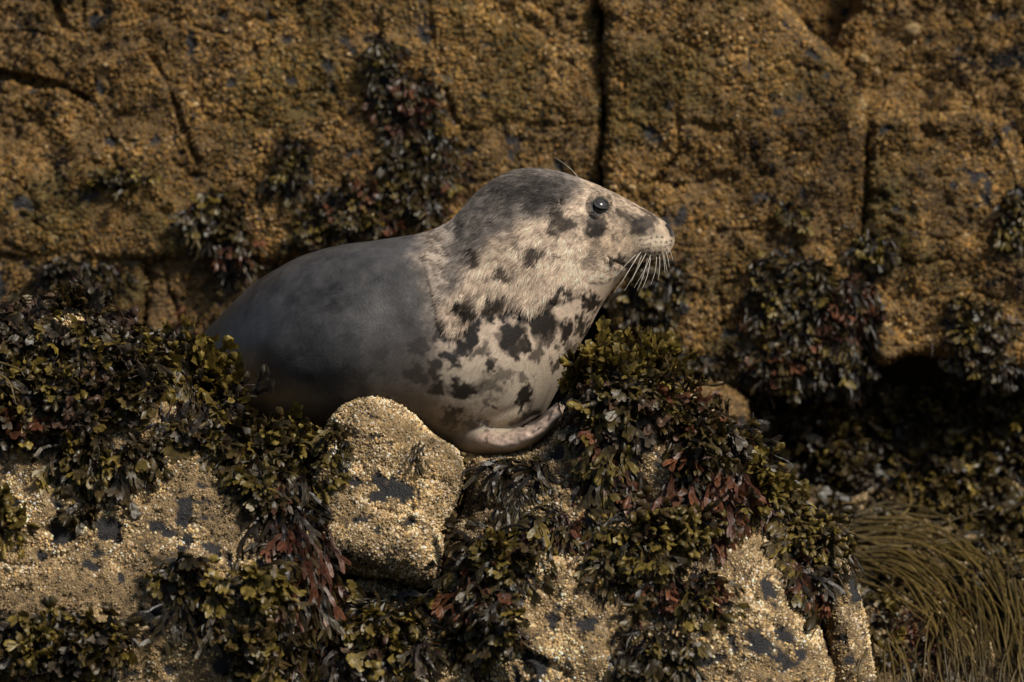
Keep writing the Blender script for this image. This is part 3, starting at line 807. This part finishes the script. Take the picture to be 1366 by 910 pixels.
# --- whiskers
def tubemesh(name, pts, rad, k=6, col=None):
    pts = np.asarray(pts, float); n = len(pts)
    tg = normalize(np.gradient(pts, axis=0))
    up = np.array([0.13, -0.9, 0.4])
    s1 = normalize(np.cross(tg, up)); s2 = np.cross(tg, s1)
    a = np.linspace(0, 2*math.pi, k, endpoint=False)
    Vv = pts[:, None]+(s1[:, None]*np.cos(a)[None, :, None]+s2[:, None]*np.sin(a)[None, :, None])*np.asarray(rad)[:, None, None]
    i, j = np.meshgrid(np.arange(n-1), np.arange(k), indexing='ij')
    A_ = i*k+j; B_ = i*k+(j+1) % k
    return mesh_np(name, Vv.reshape(-1, 3), np.stack([A_, B_, B_+k, A_+k], -1).reshape(-1, 4), col)
m_wh = plain('whisker', (0.62, 0.55, 0.45), 0.35, 0.5)
def surf_y(px, py):
    k = (np.hypot(sx-px, sy-py) < 3) & (V[:, 1] < 0.02)
    return V[k, 1].min() if k.any() else -0.05
WH = [((852, 338), (838, 362), (819, 391)), ((856, 341), (846, 366), (833, 388)), ((848, 340), (836, 352), (822, 368)), ((864, 343), (858, 368), (850, 388)), ((868, 343), (864, 366), (857, 385)),
      ((876, 342), (874, 362), (868, 380)), ((880, 341), (880, 358), (878, 374)), ((862, 338), (852, 356), (842, 376)), ((884, 338), (886, 350), (887, 364)), ((888, 334), (891, 345), (893, 357)),
      ((886, 340), (888, 352), (890, 362)), ((890, 330), (895, 338), (898, 348)), ((855, 336), (842, 356), (828, 380)), ((868, 340), (861, 358), (846, 384))]
for k, (a_, b_, c_) in enumerate(WH):
    y0 = surf_y(*a_)+0.001
    for s in ((1, -1) if k % 4 == 0 else (1,)):
        q = spline([a_, b_, c_], 10)
        yy = y0+np.linspace(0, -0.03-0.02*((k*7) % 5)/5, 10)
        P_ = world(q[:, 0], q[:, 1], yy*s)
        spart('whisker', tubemesh('whisker', P_, np.linspace(0.0006, 0.0002, 10)), m_wh)
for a_, b_, c_ in [((776, 246), (762, 226), (739, 209)), ((778, 246), (768, 232), (757, 222))]:
    q = spline([a_, b_, c_], 10)
    spart('whisker', tubemesh('whisker', world(q[:, 0], q[:, 1], np.linspace(-0.055, -0.09, 10)), np.linspace(0.0006, 0.00025, 10)), m_wh)
# ------------------------------------------------------------------ seaweed
ROCKD = DEPTH
BOTH = np.minimum(DEPTH, SEALD)
def depth_at(px, py, both=True):
    i = int(round((px-GX[0])/STEP)); j = int(round((py-GY[0])/STEP))
    i = min(max(i, 0), PX.shape[0]-1); j = min(max(j, 0), PX.shape[1]-1)
    return (BOTH if both else ROCKD)[i, j]

def pxof(p):
    v0, v1, v2 = p[0], p[1]-CAM[1], p[2]-CAM[2]
    z = v1*FWD[1]+v2*FWD[2]
    return 683.0+v0/z*D*PPM, 455.0-(v1*UPV[1]+v2*UPV[2])/z*D*PPM

CLEAR = [chaikin(q, 1) for q in (
    [(-60, 610), (50, 590), (78, 640), (150, 652), (215, 640), (222, 590), (262, 600), (300, 640), (330, 700), (345, 742), (300, 752), (262, 735), (215, 745), (205, 800), (150, 800), (90, 775), (-60, 790)],
    [(205, 840), (300, 850), (315, 910), (200, 910)],
    [(472, 560), (484, 536), (530, 542), (560, 570), (612, 606), (606, 690), (580, 775), (480, 755), (452, 740), (466, 650)],
    [(720, 800), (790, 820), (815, 870), (820, 960), (640, 960), (590, 905), (660, 880), (690, 830)],
    [(612, 625), (655, 640), (668, 690), (608, 690)], [(722, 592), (762, 588), (768, 680), (742, 665)],
    [(855, 605), (890, 600), (890, 655), (862, 650)],
    [(998, 700), (1050, 760), (1090, 850), (1100, 960), (930, 960), (930, 850), (1015, 825), (985, 770)],
    [(1118, 770), (1148, 800), (1163, 870), (1160, 960), (1112, 960), (1104, 840)],
    [(820, -100), (1500, -100), (1500, 230), (1330, 240), (1310, 370), (1230, 300), (1130, 300), (1080, 320), (1000, 330), (920, 330), (820, 320)],
    [(925, 350), (985, 350), (985, 470), (900, 480)], [(1190, 350), (1260, 360), (1270, 440), (1190, 460)],
    [(-60, -60), (480, -60), (490, 180), (430, 180), (340, 170), (320, 240), (240, 250), (220, 330), (-60, 335)],
    [(340, 250), (372, 250), (385, 330), (345, 330)], [(620, -60), (800, -60), (800, 230), (640, 230)],
    [(205, 355), (300, 360), (280, 420), (205, 410)])]
CLX = np.zeros(PX.shape, bool)
for q_ in CLEAR:
    CLX |= sdf_poly(q_, PX, PY) > 0

PAL = {  # base colour of the stalk, colour of the tips, second tip colour
    'olive': ((0.012, 0.008, 0.004), (0.115, 0.079, 0.013), (0.20, 0.142, 0.030)),
    'dark': ((0.008, 0.0055, 0.0035), (0.030, 0.020, 0.008), (0.075, 0.052, 0.013)),
    'grey': ((0.012, 0.009, 0.007), (0.085, 0.066, 0.046), (0.052, 0.038, 0.021)),  # sky sheen of wet leaves, put into the colour
    'pink': ((0.020, 0.011, 0.007), (0.110, 0.062, 0.040), (0.075, 0.046, 0.025)),
    'red': ((0.030, 0.011, 0.005), (0.105, 0.034, 0.014), (0.165, 0.066, 0.030)),
    'brown': ((0.014, 0.008, 0.004), (0.062, 0.038, 0.012), (0.100, 0.070, 0.020)),
}

class Frond:
    def __init__(self, R):
        self.V, self.F, self.C, self.R = [], [], [], R

    def strip(self, pts, wid, nrm, cols, notch=0.0, ruffle=0.0, puff=0.0):
        """a flat ribbon with a raised midrib; puff swells it into an air-filled tip"""
        R = self.R
        n = len(pts)
        b = len(self.V)
        P = np.array(pts)
        T = np.gradient(P, axis=0)
        S = normalize(np.cross(T, nrm))
        Nn = normalize(np.cross(S, T))
        ph = R.uniform(0, 6.28)
        for k in range(n):
            w = wid[k]
            e = ruffle*w
            f = math.sin(ph+k*1.9)*e
            g = math.cos(ph*1.3+k*2.3)*e
            mid = P[k]+Nn[k]*(0.10*w)
            end = (k == n-1)
            if end and notch:
                mid = mid-T[k]*notch
            row = [P[k]-S[k]*w+Nn[k]*f, P[k]-S[k]*w*0.5+Nn[k]*(f*0.3-0.05*w+puff*w*0.55), mid+Nn[k]*puff*w*0.75, P[k]+S[k]*w*0.5+Nn[k]*(g*0.3-0.05*w+puff*w*0.55), P[k]+S[k]*w+Nn[k]*g]
            self.V += row
            c = cols[k]
            self.C += [c*1.25, c, c*0.7, c, c*1.25]
            if k:
                a = b+(k-1)*5
                for q in range(4):
                    self.F.append((a+q, a+q+1, a+q+6, a+q+5))
            if puff:
                pass
        if puff:                       # closed underside of the swollen tip
            b2 = len(self.V)
            for k in range(n):
                w = wid[k]
                self.V += [P[k]-Nn[k]*puff*w*0.6]
                self.C += [cols[k]]
            for k in range(1, n):
                a = b+(k-1)*5
                self.F.append((a, a+5, b2+k, b2+k-1))
                self.F.append((a+9, a+4, b2+k-1, b2+k))

def grow(root, d0, length, w0, pal, R, gravity, style, both=True, levels=3, lift=0.5):
    fr = Frond(R)
    c0, c1, c2 = (np.array(x) for x in PAL[pal])
    mixt = R.random()
    ctip = (c1*(1-mixt)+c2*mixt)*R.uniform(0.75, 1.25)
    cbase = c0*R.uniform(0.8, 1.5)
    nr0 = normalize(np.array([R.uniform(-0.6, 0.6), -1.0, R.uniform(-0.1, 0.9)]))
    step = 0.0085
    stack = [(np.array(root), np.array(d0), 0, 0.0, w0)]
    while stack:
        p, d, lev, trav, w = stack.pop()
        last = lev >= levels
        seg = length/(levels+1)*R.uniform(0.75, 1.3)
        if last:
            seg = min(seg, 0.030*R.uniform(0.8, 1.3))
        n = max(3, int(seg/step)+1)
        pts = [p]
        for k in range(n):
            d = d+np.array([R.gauss(0, 0.14), R.gauss(0, 0.12), -gravity*0.16+R.gauss(0, 0.10)])
            if last:
                d = d+np.array([0, -0.10*lift, 0.16*lift])
            d = d/np.linalg.norm(d)
            p = p+d*(seg/n)
            x_, y_ = pxof(p)
            s = depth_at(x_, y_, both)-0.004
            if p[1] > s and s < FAR/2 and p[1]-s < 0.25:
                p = p.copy(); p[1] = s-0.003
            pts.append(p)
        pts_a = np.array(pts)
        m = len(pts)
        tt = np.clip((trav+np.linspace(0, seg, m))/length, 0, 1)
        fac = np.clip((tt-0.35)/0.6, 0, 1)**1.3
        cols = [cbase*(1-f)+ctip*f for f in fac]
        nr = normalize(nr0+np.array([R.gauss(0, 0.35), R.gauss(0, 0.25), R.gauss(0, 0.35)]))
        if not last:
            fr.strip(pts, [w*(0.8+0.2*math.sin(k*1.3)) for k in range(m)], nr, cols, ruffle=0.25)
            spread = R.uniform(0.28, 0.6)
            sv = normalize(np.cross(d, nr))
            for s_ in (-1, 1):
                if s_ == 1 and lev > 0 and R.random() < 0.14:
                    continue
                d2 = d+sv*s_*spread+nr*R.uniform(-0.1, 0.25)
                stack.append((p, d2/np.linalg.norm(d2), lev+1, trav+seg, w*R.uniform(0.85, 1.05)))
        else:
            if style == 'strap':
                prof = np.interp(np.linspace(0, 1, m), [0, 0.3, 0.8, 1], [0.9, 1.0, 0.8, 0.25])
                fr.strip(pts, list(w*prof), nr, cols, ruffle=0.15)
            elif style == 'bead' or (style == 'fan' and R.random() < 0.3):
                prof = np.interp(np.linspace(0, 1, m), [0, 0.3, 0.7, 0.9, 1], [0.7, 1.15, 1.45, 1.1, 0.35])
                fr.strip(pts, list(w*prof*R.uniform(0.9, 1.2)), nr, cols, puff=0.75)
            else:
                prof = np.interp(np.linspace(0, 1, m), [0, 0.3, 0.65, 0.9, 1], [0.9, 1.35, 1.9, 1.75, 1.25])
                fr.strip(pts, list(w*prof*R.uniform(0.8, 1.2)), nr, cols, notch=R.uniform(0.3, 1.0), ruffle=R.uniform(0.15, 0.5))
    return fr

NFR = [0]
def fits(fr, lim=0.2, seal_lim=0.10):
    """False when a frond would cover bare rock or the animal"""
    Q = np.array(fr.V[::3])
    x, y = proj(Q)
    i = np.clip(np.round((x-GX[0])/STEP).astype(int), 0, PX.shape[0]-1); j = np.clip(np.round((y-GY[0])/STEP).astype(int), 0, PX.shape[1]-1)
    if CLX[i, j].mean() > lim:
        return False
    sd = SEALD[i, j]
    return (sd < FAR/2).mean() < seal_lim or (Q[:, 1] > sd).mean() > 0.9

def frond_object(fr, parent, name='frond'):
    V_ = np.array(fr.V)
    me_ = mesh_np(name, V_, np.array(fr.F), np.array(fr.C))
    o = bpy.data.objects.new(name, me_)
    COL.objects.link(o)
    me_.materials.append(M_WEED)
    o.parent = parent
    o.matrix_parent_inverse = Matrix.Translation(-parent.location)
    NFR[0] += 1
    return o

def clump(label, cx, cy, rx, ry, n, pals, style='fan', length=(0.05, 0.11), w=(0.0040, 0.0068), gravity=0.6, up=0.2, seed=0, group=None, both=True, under=1.0, levels=(2, 3), ang=0, lift=0.5, out=0.8, sl=0.10, clr=0.2):
    R = random.Random(seed*101+17)
    yb = depth_at(cx, cy, False)
    lower = min(depth_at(cx, cy+k_, False) for k_ in (0, 16, 32))
    if yb-lower > 0.35:            # the middle of the clump looks past a crest: it sits on the crest
        yb = lower
    root = obj('seaweed_clump', None, label=label, category='seaweed')
    if group:
        root['group'] = group
    root.location = world(cx, cy, yb)
    ca, sa = math.cos(math.radians(ang)), math.sin(math.radians(ang))
    def spot():
        while True:
            a, b_ = R.uniform(-1, 1), R.uniform(-1, 1)
            if a*a+b_*b_ < 1:
                break
        x = cx+a*rx*ca-b_*ry*sa; y = cy+a*rx*sa+b_*ry*ca
        dd = depth_at(x, y, False)
        for _ in range(24):            # looking past a crest: slide down onto it
            if dd-yb < 0.25:
                break
            y += 4
            dd = depth_at(x, y, False)
        if dd-yb > 0.25:
            dd = yb
        return x, y, dd
    for k in range(n):
        x, y, dd = spot()
        L = R.uniform(*length)
        d0 = np.array([R.gauss(0, 0.5), -out, up+R.gauss(0, 0.45)])
        d0 = d0/np.linalg.norm(d0)
        for attempt in range(4):
            fr = grow(world(x, y, dd+0.004), d0, L, R.uniform(*w), R.choice(pals), R, gravity, style if R.random() < 0.85 else 'strap', both, R.randint(*levels), lift)
            if fits(fr, clr, sl):
                frond_object(fr, root)
                break
            x, y, dd = spot()
            L *= 0.8
            d0 = d0*np.array([0.6, 1, 1])
    # matted stalks and scraps underneath, too tangled to tell apart
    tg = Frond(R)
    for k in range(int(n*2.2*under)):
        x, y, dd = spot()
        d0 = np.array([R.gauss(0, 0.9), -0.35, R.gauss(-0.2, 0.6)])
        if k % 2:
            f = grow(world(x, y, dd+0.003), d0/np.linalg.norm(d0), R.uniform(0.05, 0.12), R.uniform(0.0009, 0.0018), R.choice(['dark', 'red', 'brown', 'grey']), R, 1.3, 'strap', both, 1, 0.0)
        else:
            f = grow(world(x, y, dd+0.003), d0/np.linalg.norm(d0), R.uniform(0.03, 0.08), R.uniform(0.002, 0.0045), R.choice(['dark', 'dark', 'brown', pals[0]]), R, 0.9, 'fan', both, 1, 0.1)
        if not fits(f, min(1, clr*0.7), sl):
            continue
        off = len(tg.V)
        tg.V += f.V; tg.C += [c*0.7 for c in f.C]; tg.F += [tuple(q+off for q in t_) for t_ in f.F]  # colours darkened to paint the shaded gaps under the fronds
    if tg.V:
        o = frond_object(tg, root, 'tangle')
        o['kind'] = 'stuff'
    return root

S_ = [0]
def C(label, cx, cy, rx, ry, n, pals, **kw):
    S_[0] += 1
    return clump(label, cx, cy, rx, ry, n, pals, seed=S_[0], **kw)

O, DK, G, PK, RD, BR = 'olive', 'dark', 'grey', 'pink', 'red', 'brown'
big = dict(w=(0.0046, 0.0098))
# -- on the left boulder
C('olive and brown wrack heaped along the crest of the large left boulder', 50, 425, 95, 26, 60, [O, BR, PK, G, DK], **big)
C('upright tuft of grey-brown wrack standing on the boulder crest against the cliff', 112, 408, 26, 12, 14, [G, G, BR], up=0.9, gravity=0.1, length=(0.06, 0.1), lift=1.2, **big)
C('grey and olive wrack on the boulder\'s shoulder beside the seal\'s rump', 215, 478, 76, 28, 66, [G, O, O, BR], ang=32, **big, sl=0.55)
C('dark glossy wrack in the middle of the heaped boulder crest', 165, 480, 70, 34, 55, [DK, G, O, DK], ang=25, **big, sl=0.5)
C('brown wrack with pale leaves sprawled below the crest of the large boulder', 60, 490, 80, 34, 58, [DK, G, BR, O], **big)
C('pinkish brown broad-leaved wrack above the bare face of the large boulder', 120, 548, 70, 26, 46, [PK, G, DK, PK], **big)
C('dark wrack with red fronds spilling down the boulder beside pale rock', 22, 560, 40, 30, 34, [DK, RD, G, O], **big)
C('dark drooping tuft over the sunlit top of the large boulder', 140, 605, 66, 22, 50, [DK, BR, O, DK], gravity=0.9, length=(0.06, 0.12), clr=1.1)
C('yellow-olive wrack draped over the boulder edge under the seal\'s rump', 290, 530, 64, 28, 66, [O, O, BR, DK], ang=40, **big, sl=0.6)
C('fringe of olive wrack along the boulder crest touching the seal\'s flank', 284, 508, 62, 7, 64, [O, G, O, BR], ang=36, sl=1.1, up=1.3, gravity=0.1, lift=1.0, **big)
C('mixed brown wrack on the boulder slope below the seal\'s rump', 225, 545, 56, 24, 46, [BR, O, DK, G], sl=0.5, clr=0.3, **big)
C('olive wrack in the notch between the boulder crest and the seal\'s belly', 340, 560, 40, 16, 34, [O, BR, DK, O], ang=20, sl=0.7, up=0.4, gravity=0.4, **big)
C('thick olive curtain of wrack hanging down the boulder\'s right flank', 325, 610, 58, 36, 70, [O, DK, O, BR], ang=50, gravity=0.9, sl=0.4)
C('dark red-brown wrack hanging into the crevice between boulder and block', 385, 685, 34, 56, 60, [RD, DK, BR, DK, G], gravity=1.2, style='strap', length=(0.1, 0.2))
C('bright olive wrack against the seal\'s dark belly', 412, 580, 52, 36, 66, [O, O, DK, BR], both=False, sl=0.5)
C('small olive tuft on the left end of the bare boulder face', 4, 672, 30, 20, 18, [O, O, BR], **big, clr=1.1)
C('thin dark sprig on the pale face of the large boulder', 116, 672, 14, 12, 9, [DK, BR], gravity=1.0, length=(0.05, 0.08), clr=1.1)
C('olive tuft with dark trailing stalks on the face of the large boulder', 250, 768, 32, 14, 18, [O, DK, BR], gravity=0.8, **big, clr=1.1)
C('dark stalks trailing from the olive tuft down the large boulder', 262, 806, 42, 20, 12, [DK, BR, DK], style='strap', gravity=1.2, length=(0.06, 0.14), clr=1.1)
C('wide dark olive wrack covering the foot of the large boulder', 75, 850, 92, 34, 66, [O, DK, O, G, BR], **big)
C('compact bright olive tuft on the boulder flank beside the crevice', 352, 775, 34, 24, 24, [O, O, O, BR], **big)
C('olive wrack at the boulder\'s foot below the compact tuft', 352, 862, 42, 28, 28, [O, O, DK, BR], **big)
C('rust-red stalks hanging down the crevice beside the upright block', 412, 762, 18, 56, 40, [RD, BR, RD, DK], style='strap', gravity=1.3, length=(0.1, 0.18))
# -- centre
C('bushy olive wrack on the low rock below the upright block', 515, 820, 56, 26, 44, [O, O, G, BR], **big)
C('brown lower fringe of the bushy wrack on the low rock', 518, 860, 58, 20, 26, [BR, DK, PK, O], gravity=0.9, **big)
C('long olive straps hanging at the foot of the low rock', 440, 870, 34, 36, 24, [BR, BR, O], style='strap', gravity=1.3, length=(0.12, 0.22), w=(0.006, 0.009), levels=(1, 2))
C('curly olive wrack at the top of the cleft right of the upright block', 664, 728, 40, 22, 34, [O, O, BR, DK], **big)
C('dark red-tinged wrack filling the cleft right of the upright block', 650, 775, 50, 38, 46, [DK, RD, DK, BR, O], gravity=1.0)
C('small olive wrack at the foot of the cleft', 640, 842, 44, 24, 26, [O, BR, DK], clr=1.1)
C('stringy olive straps spilling from under the seal\'s flipper', 695, 625, 42, 14, 30, [BR, O, BR, DK], style='strap', gravity=1.2, length=(0.09, 0.2), levels=(1, 2), w=(0.004, 0.007), clr=1.1)
C('brown stringy wrack below the flipper straps on the broad boulder', 740, 700, 50, 26, 34, [BR, DK, RD, O], style='strap', gravity=1.1, clr=1.1)
C('fine dark threads lying on the top of the upright block', 560, 580, 14, 18, 12, [DK, BR], style='strap', gravity=1.2, length=(0.05, 0.09), w=(0.0012, 0.0024), clr=1.1)
# -- right
C('bright olive bush pressed against the seal\'s spotted chest', 795, 488, 38, 24, 56, [O, O, O, BR], up=0.7, gravity=0.3, both=False, **big, sl=0.3)
C('glossy grey-brown wrack under the bush by the seal\'s chest', 800, 540, 52, 26, 52, [G, DK, O, PK], gravity=0.8, **big)
C('wrack with rusty stalks hanging left on the broad boulder', 800, 610, 40, 52, 66, [RD, DK, O, PK, DK], gravity=1.2, length=(0.08, 0.17))
C('olive tuft on the peak of the broad boulder', 872, 497, 30, 12, 24, [O, O, BR], up=0.8, gravity=0.2)
C('dark bristly wrack over the shoulder of the broad boulder', 910, 545, 62, 22, 60, [DK, BR, RD, O], ang=30, gravity=0.5)
C('dark shaggy wrack with grey leaves jutting over the gully', 960, 590, 56, 26, 60, [DK, G, DK, BR], ang=20, gravity=0.7)
C('rust-red stalks fanning down the middle of the broad boulder', 945, 640, 50, 24, 46, [RD, RD, DK, RD], style='strap', gravity=1.2, length=(0.08, 0.16), **big)
C('round-tipped yellow-olive wrack in the middle of the broad boulder', 905, 700, 50, 24, 48, [O, O, O, BR], style='bead', **big)
C('dark wrack on the broad boulder below the rusty hanging stalks', 835, 730, 50, 36, 46, [DK, O, DK, BR], gravity=0.9)
C('dark wrack trailing over the lower face of the broad boulder', 910, 778, 66, 30, 46, [DK, BR, O, RD], gravity=0.9, ang=15)
C('sparse dark wrack at the foot of the broad boulder', 862, 862, 52, 36, 28, [DK, BR, O, DK], gravity=1.0)
C('golden olive wrack at the gully edge of the broad boulder', 1025, 640, 28, 30, 44, [O, O, DK], ang=30, **big)
C('pale-tipped olive wrack over the top of the narrow rock rib', 1085, 700, 40, 26, 46, [O, O, G, BR], ang=35, style='bead', **big)
C('dark wet wrack hanging down the cleft beside the narrow rib', 1085, 760, 26, 46, 44, [DK, DK, O, RD], ang=-20, gravity=1.1)
C('olive wrack hanging down the outer side of the narrow rib', 1180, 800, 22, 50, 40, [O, O, BR, DK], gravity=0.8, **big)
# -- on the cliff
K = dict(both=False, length=(0.03, 0.075), w=(0.0028, 0.005), out=0.45)
C('dark spire of wrack high on the cliff behind the seal\'s back', 510, 90, 14, 44, 26, [DK, BR, DK, O], gravity=1.3, **K)
C('reddish brown wrack in a strip down the cliff face', 548, 130, 24, 40, 36, [RD, DK, BR], gravity=1.3, **K)
C('broad mat of brown wrack on the cliff above the seal\'s back', 560, 205, 44, 40, 70, [DK, BR, RD, O, DK], gravity=1.3, **K)
C('olive and brown wrack on the cliff just over the seal\'s back', 510, 272, 90, 30, 80, [BR, O, DK, DK, RD], gravity=0.8, **K)
C('narrow dark weed trail on the cliff beside the brown mat', 385, 215, 18, 34, 24, [DK, BR, O], gravity=1.3, **K, clr=1.1)
C('dark wrack at the ledge crack over the seal\'s rump', 425, 312, 34, 22, 30, [DK, BR, O], gravity=0.9, **K)
C('round dark wrack clump on the cliff left of the seal', 285, 285, 34, 30, 42, [DK, O, BR, DK], gravity=0.9, **K)
C('dark stalks hanging below the round clump on the cliff', 318, 345, 18, 34, 22, [DK, RD, BR], gravity=1.2, style='strap', **K)
C('brown weed fringe under the horizontal crack of the cliff', 105, 362, 56, 16, 34, [BR, DK, PK], gravity=1.3, **K)
C('olive weed in the corner between cliff foot and boulder crest', 190, 430, 60, 18, 34, [O, DK, BR], gravity=0.5, **K)
C('dark weed at the cliff foot next to the seal\'s rump', 265, 445, 30, 16, 22, [DK, BR, RD], gravity=0.5, **K)
C('thin olive growth on the upper left cliff', 165, 238, 40, 16, 18, [O, DK], gravity=0.8, both=False, length=(0.03, 0.06), clr=1.1)
C('black wrack on the cliff behind the seal\'s muzzle', 875, 380, 40, 44, 56, [DK, DK, BR, O], gravity=0.9, **K)
C('dark weed at the cliff foot behind the chest-side bush', 940, 465, 40, 22, 30, [DK, BR, DK], gravity=0.9, **K)
C('large olive and brown wrack patch low on the cliff', 1050, 385, 54, 50, 84, [DK, O, BR, DK], gravity=0.9, **K)
C('rust-red fronds hanging on the cliff beside the large wrack patch', 1135, 405, 38, 40, 56, [RD, RD, BR, DK], gravity=1.2, style='strap', **K)
C('dark olive tuft in the vertical crack of the cliff', 1158, 325, 18, 16, 16, [O, DK], gravity=0.8, **K, clr=1.1)
C('sparse olive weed under the right cliff block', 1295, 430, 44, 36, 40, [DK, O, BR], gravity=0.9, **K)
C('dark olive growth on the right edge of the cliff block', 1350, 280, 24, 44, 28, [O, DK, DK], gravity=0.9, **K)
C('small olive tuft on the cliff slab before the seal\'s face', 1058, 285, 14, 10, 9, [O, DK], gravity=0.8, both=False, length=(0.03, 0.06), clr=1.1)
C('wrack hanging from the undercut lip of the cliff', 1080, 480, 80, 28, 66, [DK, BR, O, RD], gravity=1.1, **K)
C('dark fringe hanging under the right cliff block', 1280, 492, 90, 18, 60, [DK, BR, O], gravity=1.2, **K)
# -- in the gully
GB = dict(both=False, length=(0.06, 0.13), w=(0.0050, 0.0095))  # dark palette below paints in part of the gully's dimness
C('dark wrack deep in the gully behind the broad boulder', 1085, 560, 70, 34, 60, [DK, DK, G, O], gravity=0.7, **GB)
C('grey-leaved wrack lying in the gully', 1100, 610, 64, 30, 60, [G, DK, G, BR], gravity=0.6, **GB)
C('dim brown wrack at the back of the gully', 1230, 575, 80, 30, 60, [DK, BR, G, O], gravity=0.7, **GB)
C('dim olive wrack at the far end of the gully', 1350, 590, 60, 44, 52, [DK, O, BR], gravity=0.7, **GB)
C('bushy brown wrack above the thongweed in the gully', 1265, 650, 56, 34, 66, [BR, O, DK], gravity=0.6, **GB)
C('olive wrack beside the bushy brown clump in the gully', 1340, 690, 50, 40, 52, [O, DK, DK, BR], gravity=0.7, **GB)
C('grey and brown wrack between rib and thongweed', 1160, 670, 56, 26, 48, [G, BR, DK], gravity=0.6, **GB)
C('dark wrack on the gully side under the thongweed', 1330, 780, 50, 40, 44, [DK, DK, BR], gravity=0.8, **GB)
C('fine dark red weed at the bottom of the gully', 1245, 845, 50, 46, 90, [RD, RD, DK], gravity=0.8, both=False, length=(0.03, 0.07), w=(0.002, 0.0035), levels=(3, 4))

# -- thongweed: long narrow straps
def thong(label, paths, n, jit, wid, pal, seed):
    R = random.Random(seed)
    x0, y0 = paths[0][0]
    root = obj('thongweed', None, label=label, category='seaweed')
    root.location = world(x0, y0, depth_at(x0, y0, False))
    for k in range(n):
        base_ = paths[R.randrange(len(paths))]
        q = np.array(base_, float)
        q = q+np.array([[R.gauss(0, jit), R.gauss(0, jit)] for _ in q])*np.linspace(0.7, 1.5, len(q))[:, None]+np.array([R.gauss(0, jit*1.3), R.gauss(0, jit*1.3)])
        s = spline(q, 26)
        hgt = R.uniform(0.008, 0.07)
        prev = None
        P = []
        for i, (x, y) in enumerate(s):
            dd = depth_at(x, y, False)
            if dd > 5:
                dd = 0.9
            P.append(dd)
        P = np.array(P)
        P = np.convolve(np.pad(P, 4, 'edge'), np.ones(9)/9, 'valid')
        P = P-hgt-0.03
        pts = world(s[:, 0], s[:, 1], P)
        fr = Frond(R)
        c0, c1, c2 = (np.array(x) for x in PAL[pal])
        cc_ = c1*R.uniform(0.6, 1.1)+c2*R.uniform(0.0, 0.5)
        w_ = R.uniform(*wid)
        cols = [cc_*(0.55+0.45*math.sin(0.3+i*0.11)) for i in range(26)]
        fr.strip(list(pts), [w_*(1-0.7*(i/25)**3) for i in range(26)], normalize(np.array([R.uniform(-0.5, 0.5), -1, R.uniform(0, 0.8)])), cols, puff=0.4)
        frond_object(fr, root, 'strand')
    return root
PAL['thong'] = ((0.05, 0.034, 0.01), (0.105, 0.070, 0.016), (0.14, 0.10, 0.04))
thong('sheaf of long yellow-brown thongweed straps sweeping down the gully', [
    [(1135, 718), (1200, 722), (1262, 760), (1305, 820), (1325, 920)], [(1130, 735), (1190, 745), (1240, 785), (1280, 840), (1300, 930)], [(1150, 715), (1230, 712), (1300, 760), (1340, 840), (1352, 940)],
    [(1140, 745), (1200, 770), (1245, 815), (1262, 870), (1268, 950)]], 75, 9, (0.0020, 0.0036), 'thong', 5)
thong('thongweed straps hanging at the gully\'s far side', [[(1345, 770), (1360, 830), (1366, 900), (1372, 960)], [(1320, 740), (1350, 800), (1372, 870), (1385, 950)]], 26, 9, (0.002, 0.0036), 'thong', 6)
thong('loose thongweed straps crossing above the sheaf', [[(1130, 700), (1180, 690), (1240, 700), (1300, 690)], [(1250, 715), (1300, 750), (1366, 765), (1420, 770)], [(1175, 690), (1200, 650), (1240, 600)]], 14, 12, (0.002, 0.0036), 'thong', 7)
thong('pale thongweed straps lying on the left boulder\'s crest', [[(-40, 478), (0, 488), (30, 505)], [(-40, 490), (-5, 500), (24, 520)]], 12, 5, (0.002, 0.0036), 'thong', 8)
thong('straight thongweed straps hanging beside the narrow rib\'s foot', [[(1170, 850), (1178, 890), (1186, 950)], [(1195, 860), (1215, 890), (1230, 950)]], 10, 8, (0.002, 0.0034), 'thong', 9)
print('fronds', NFR[0])
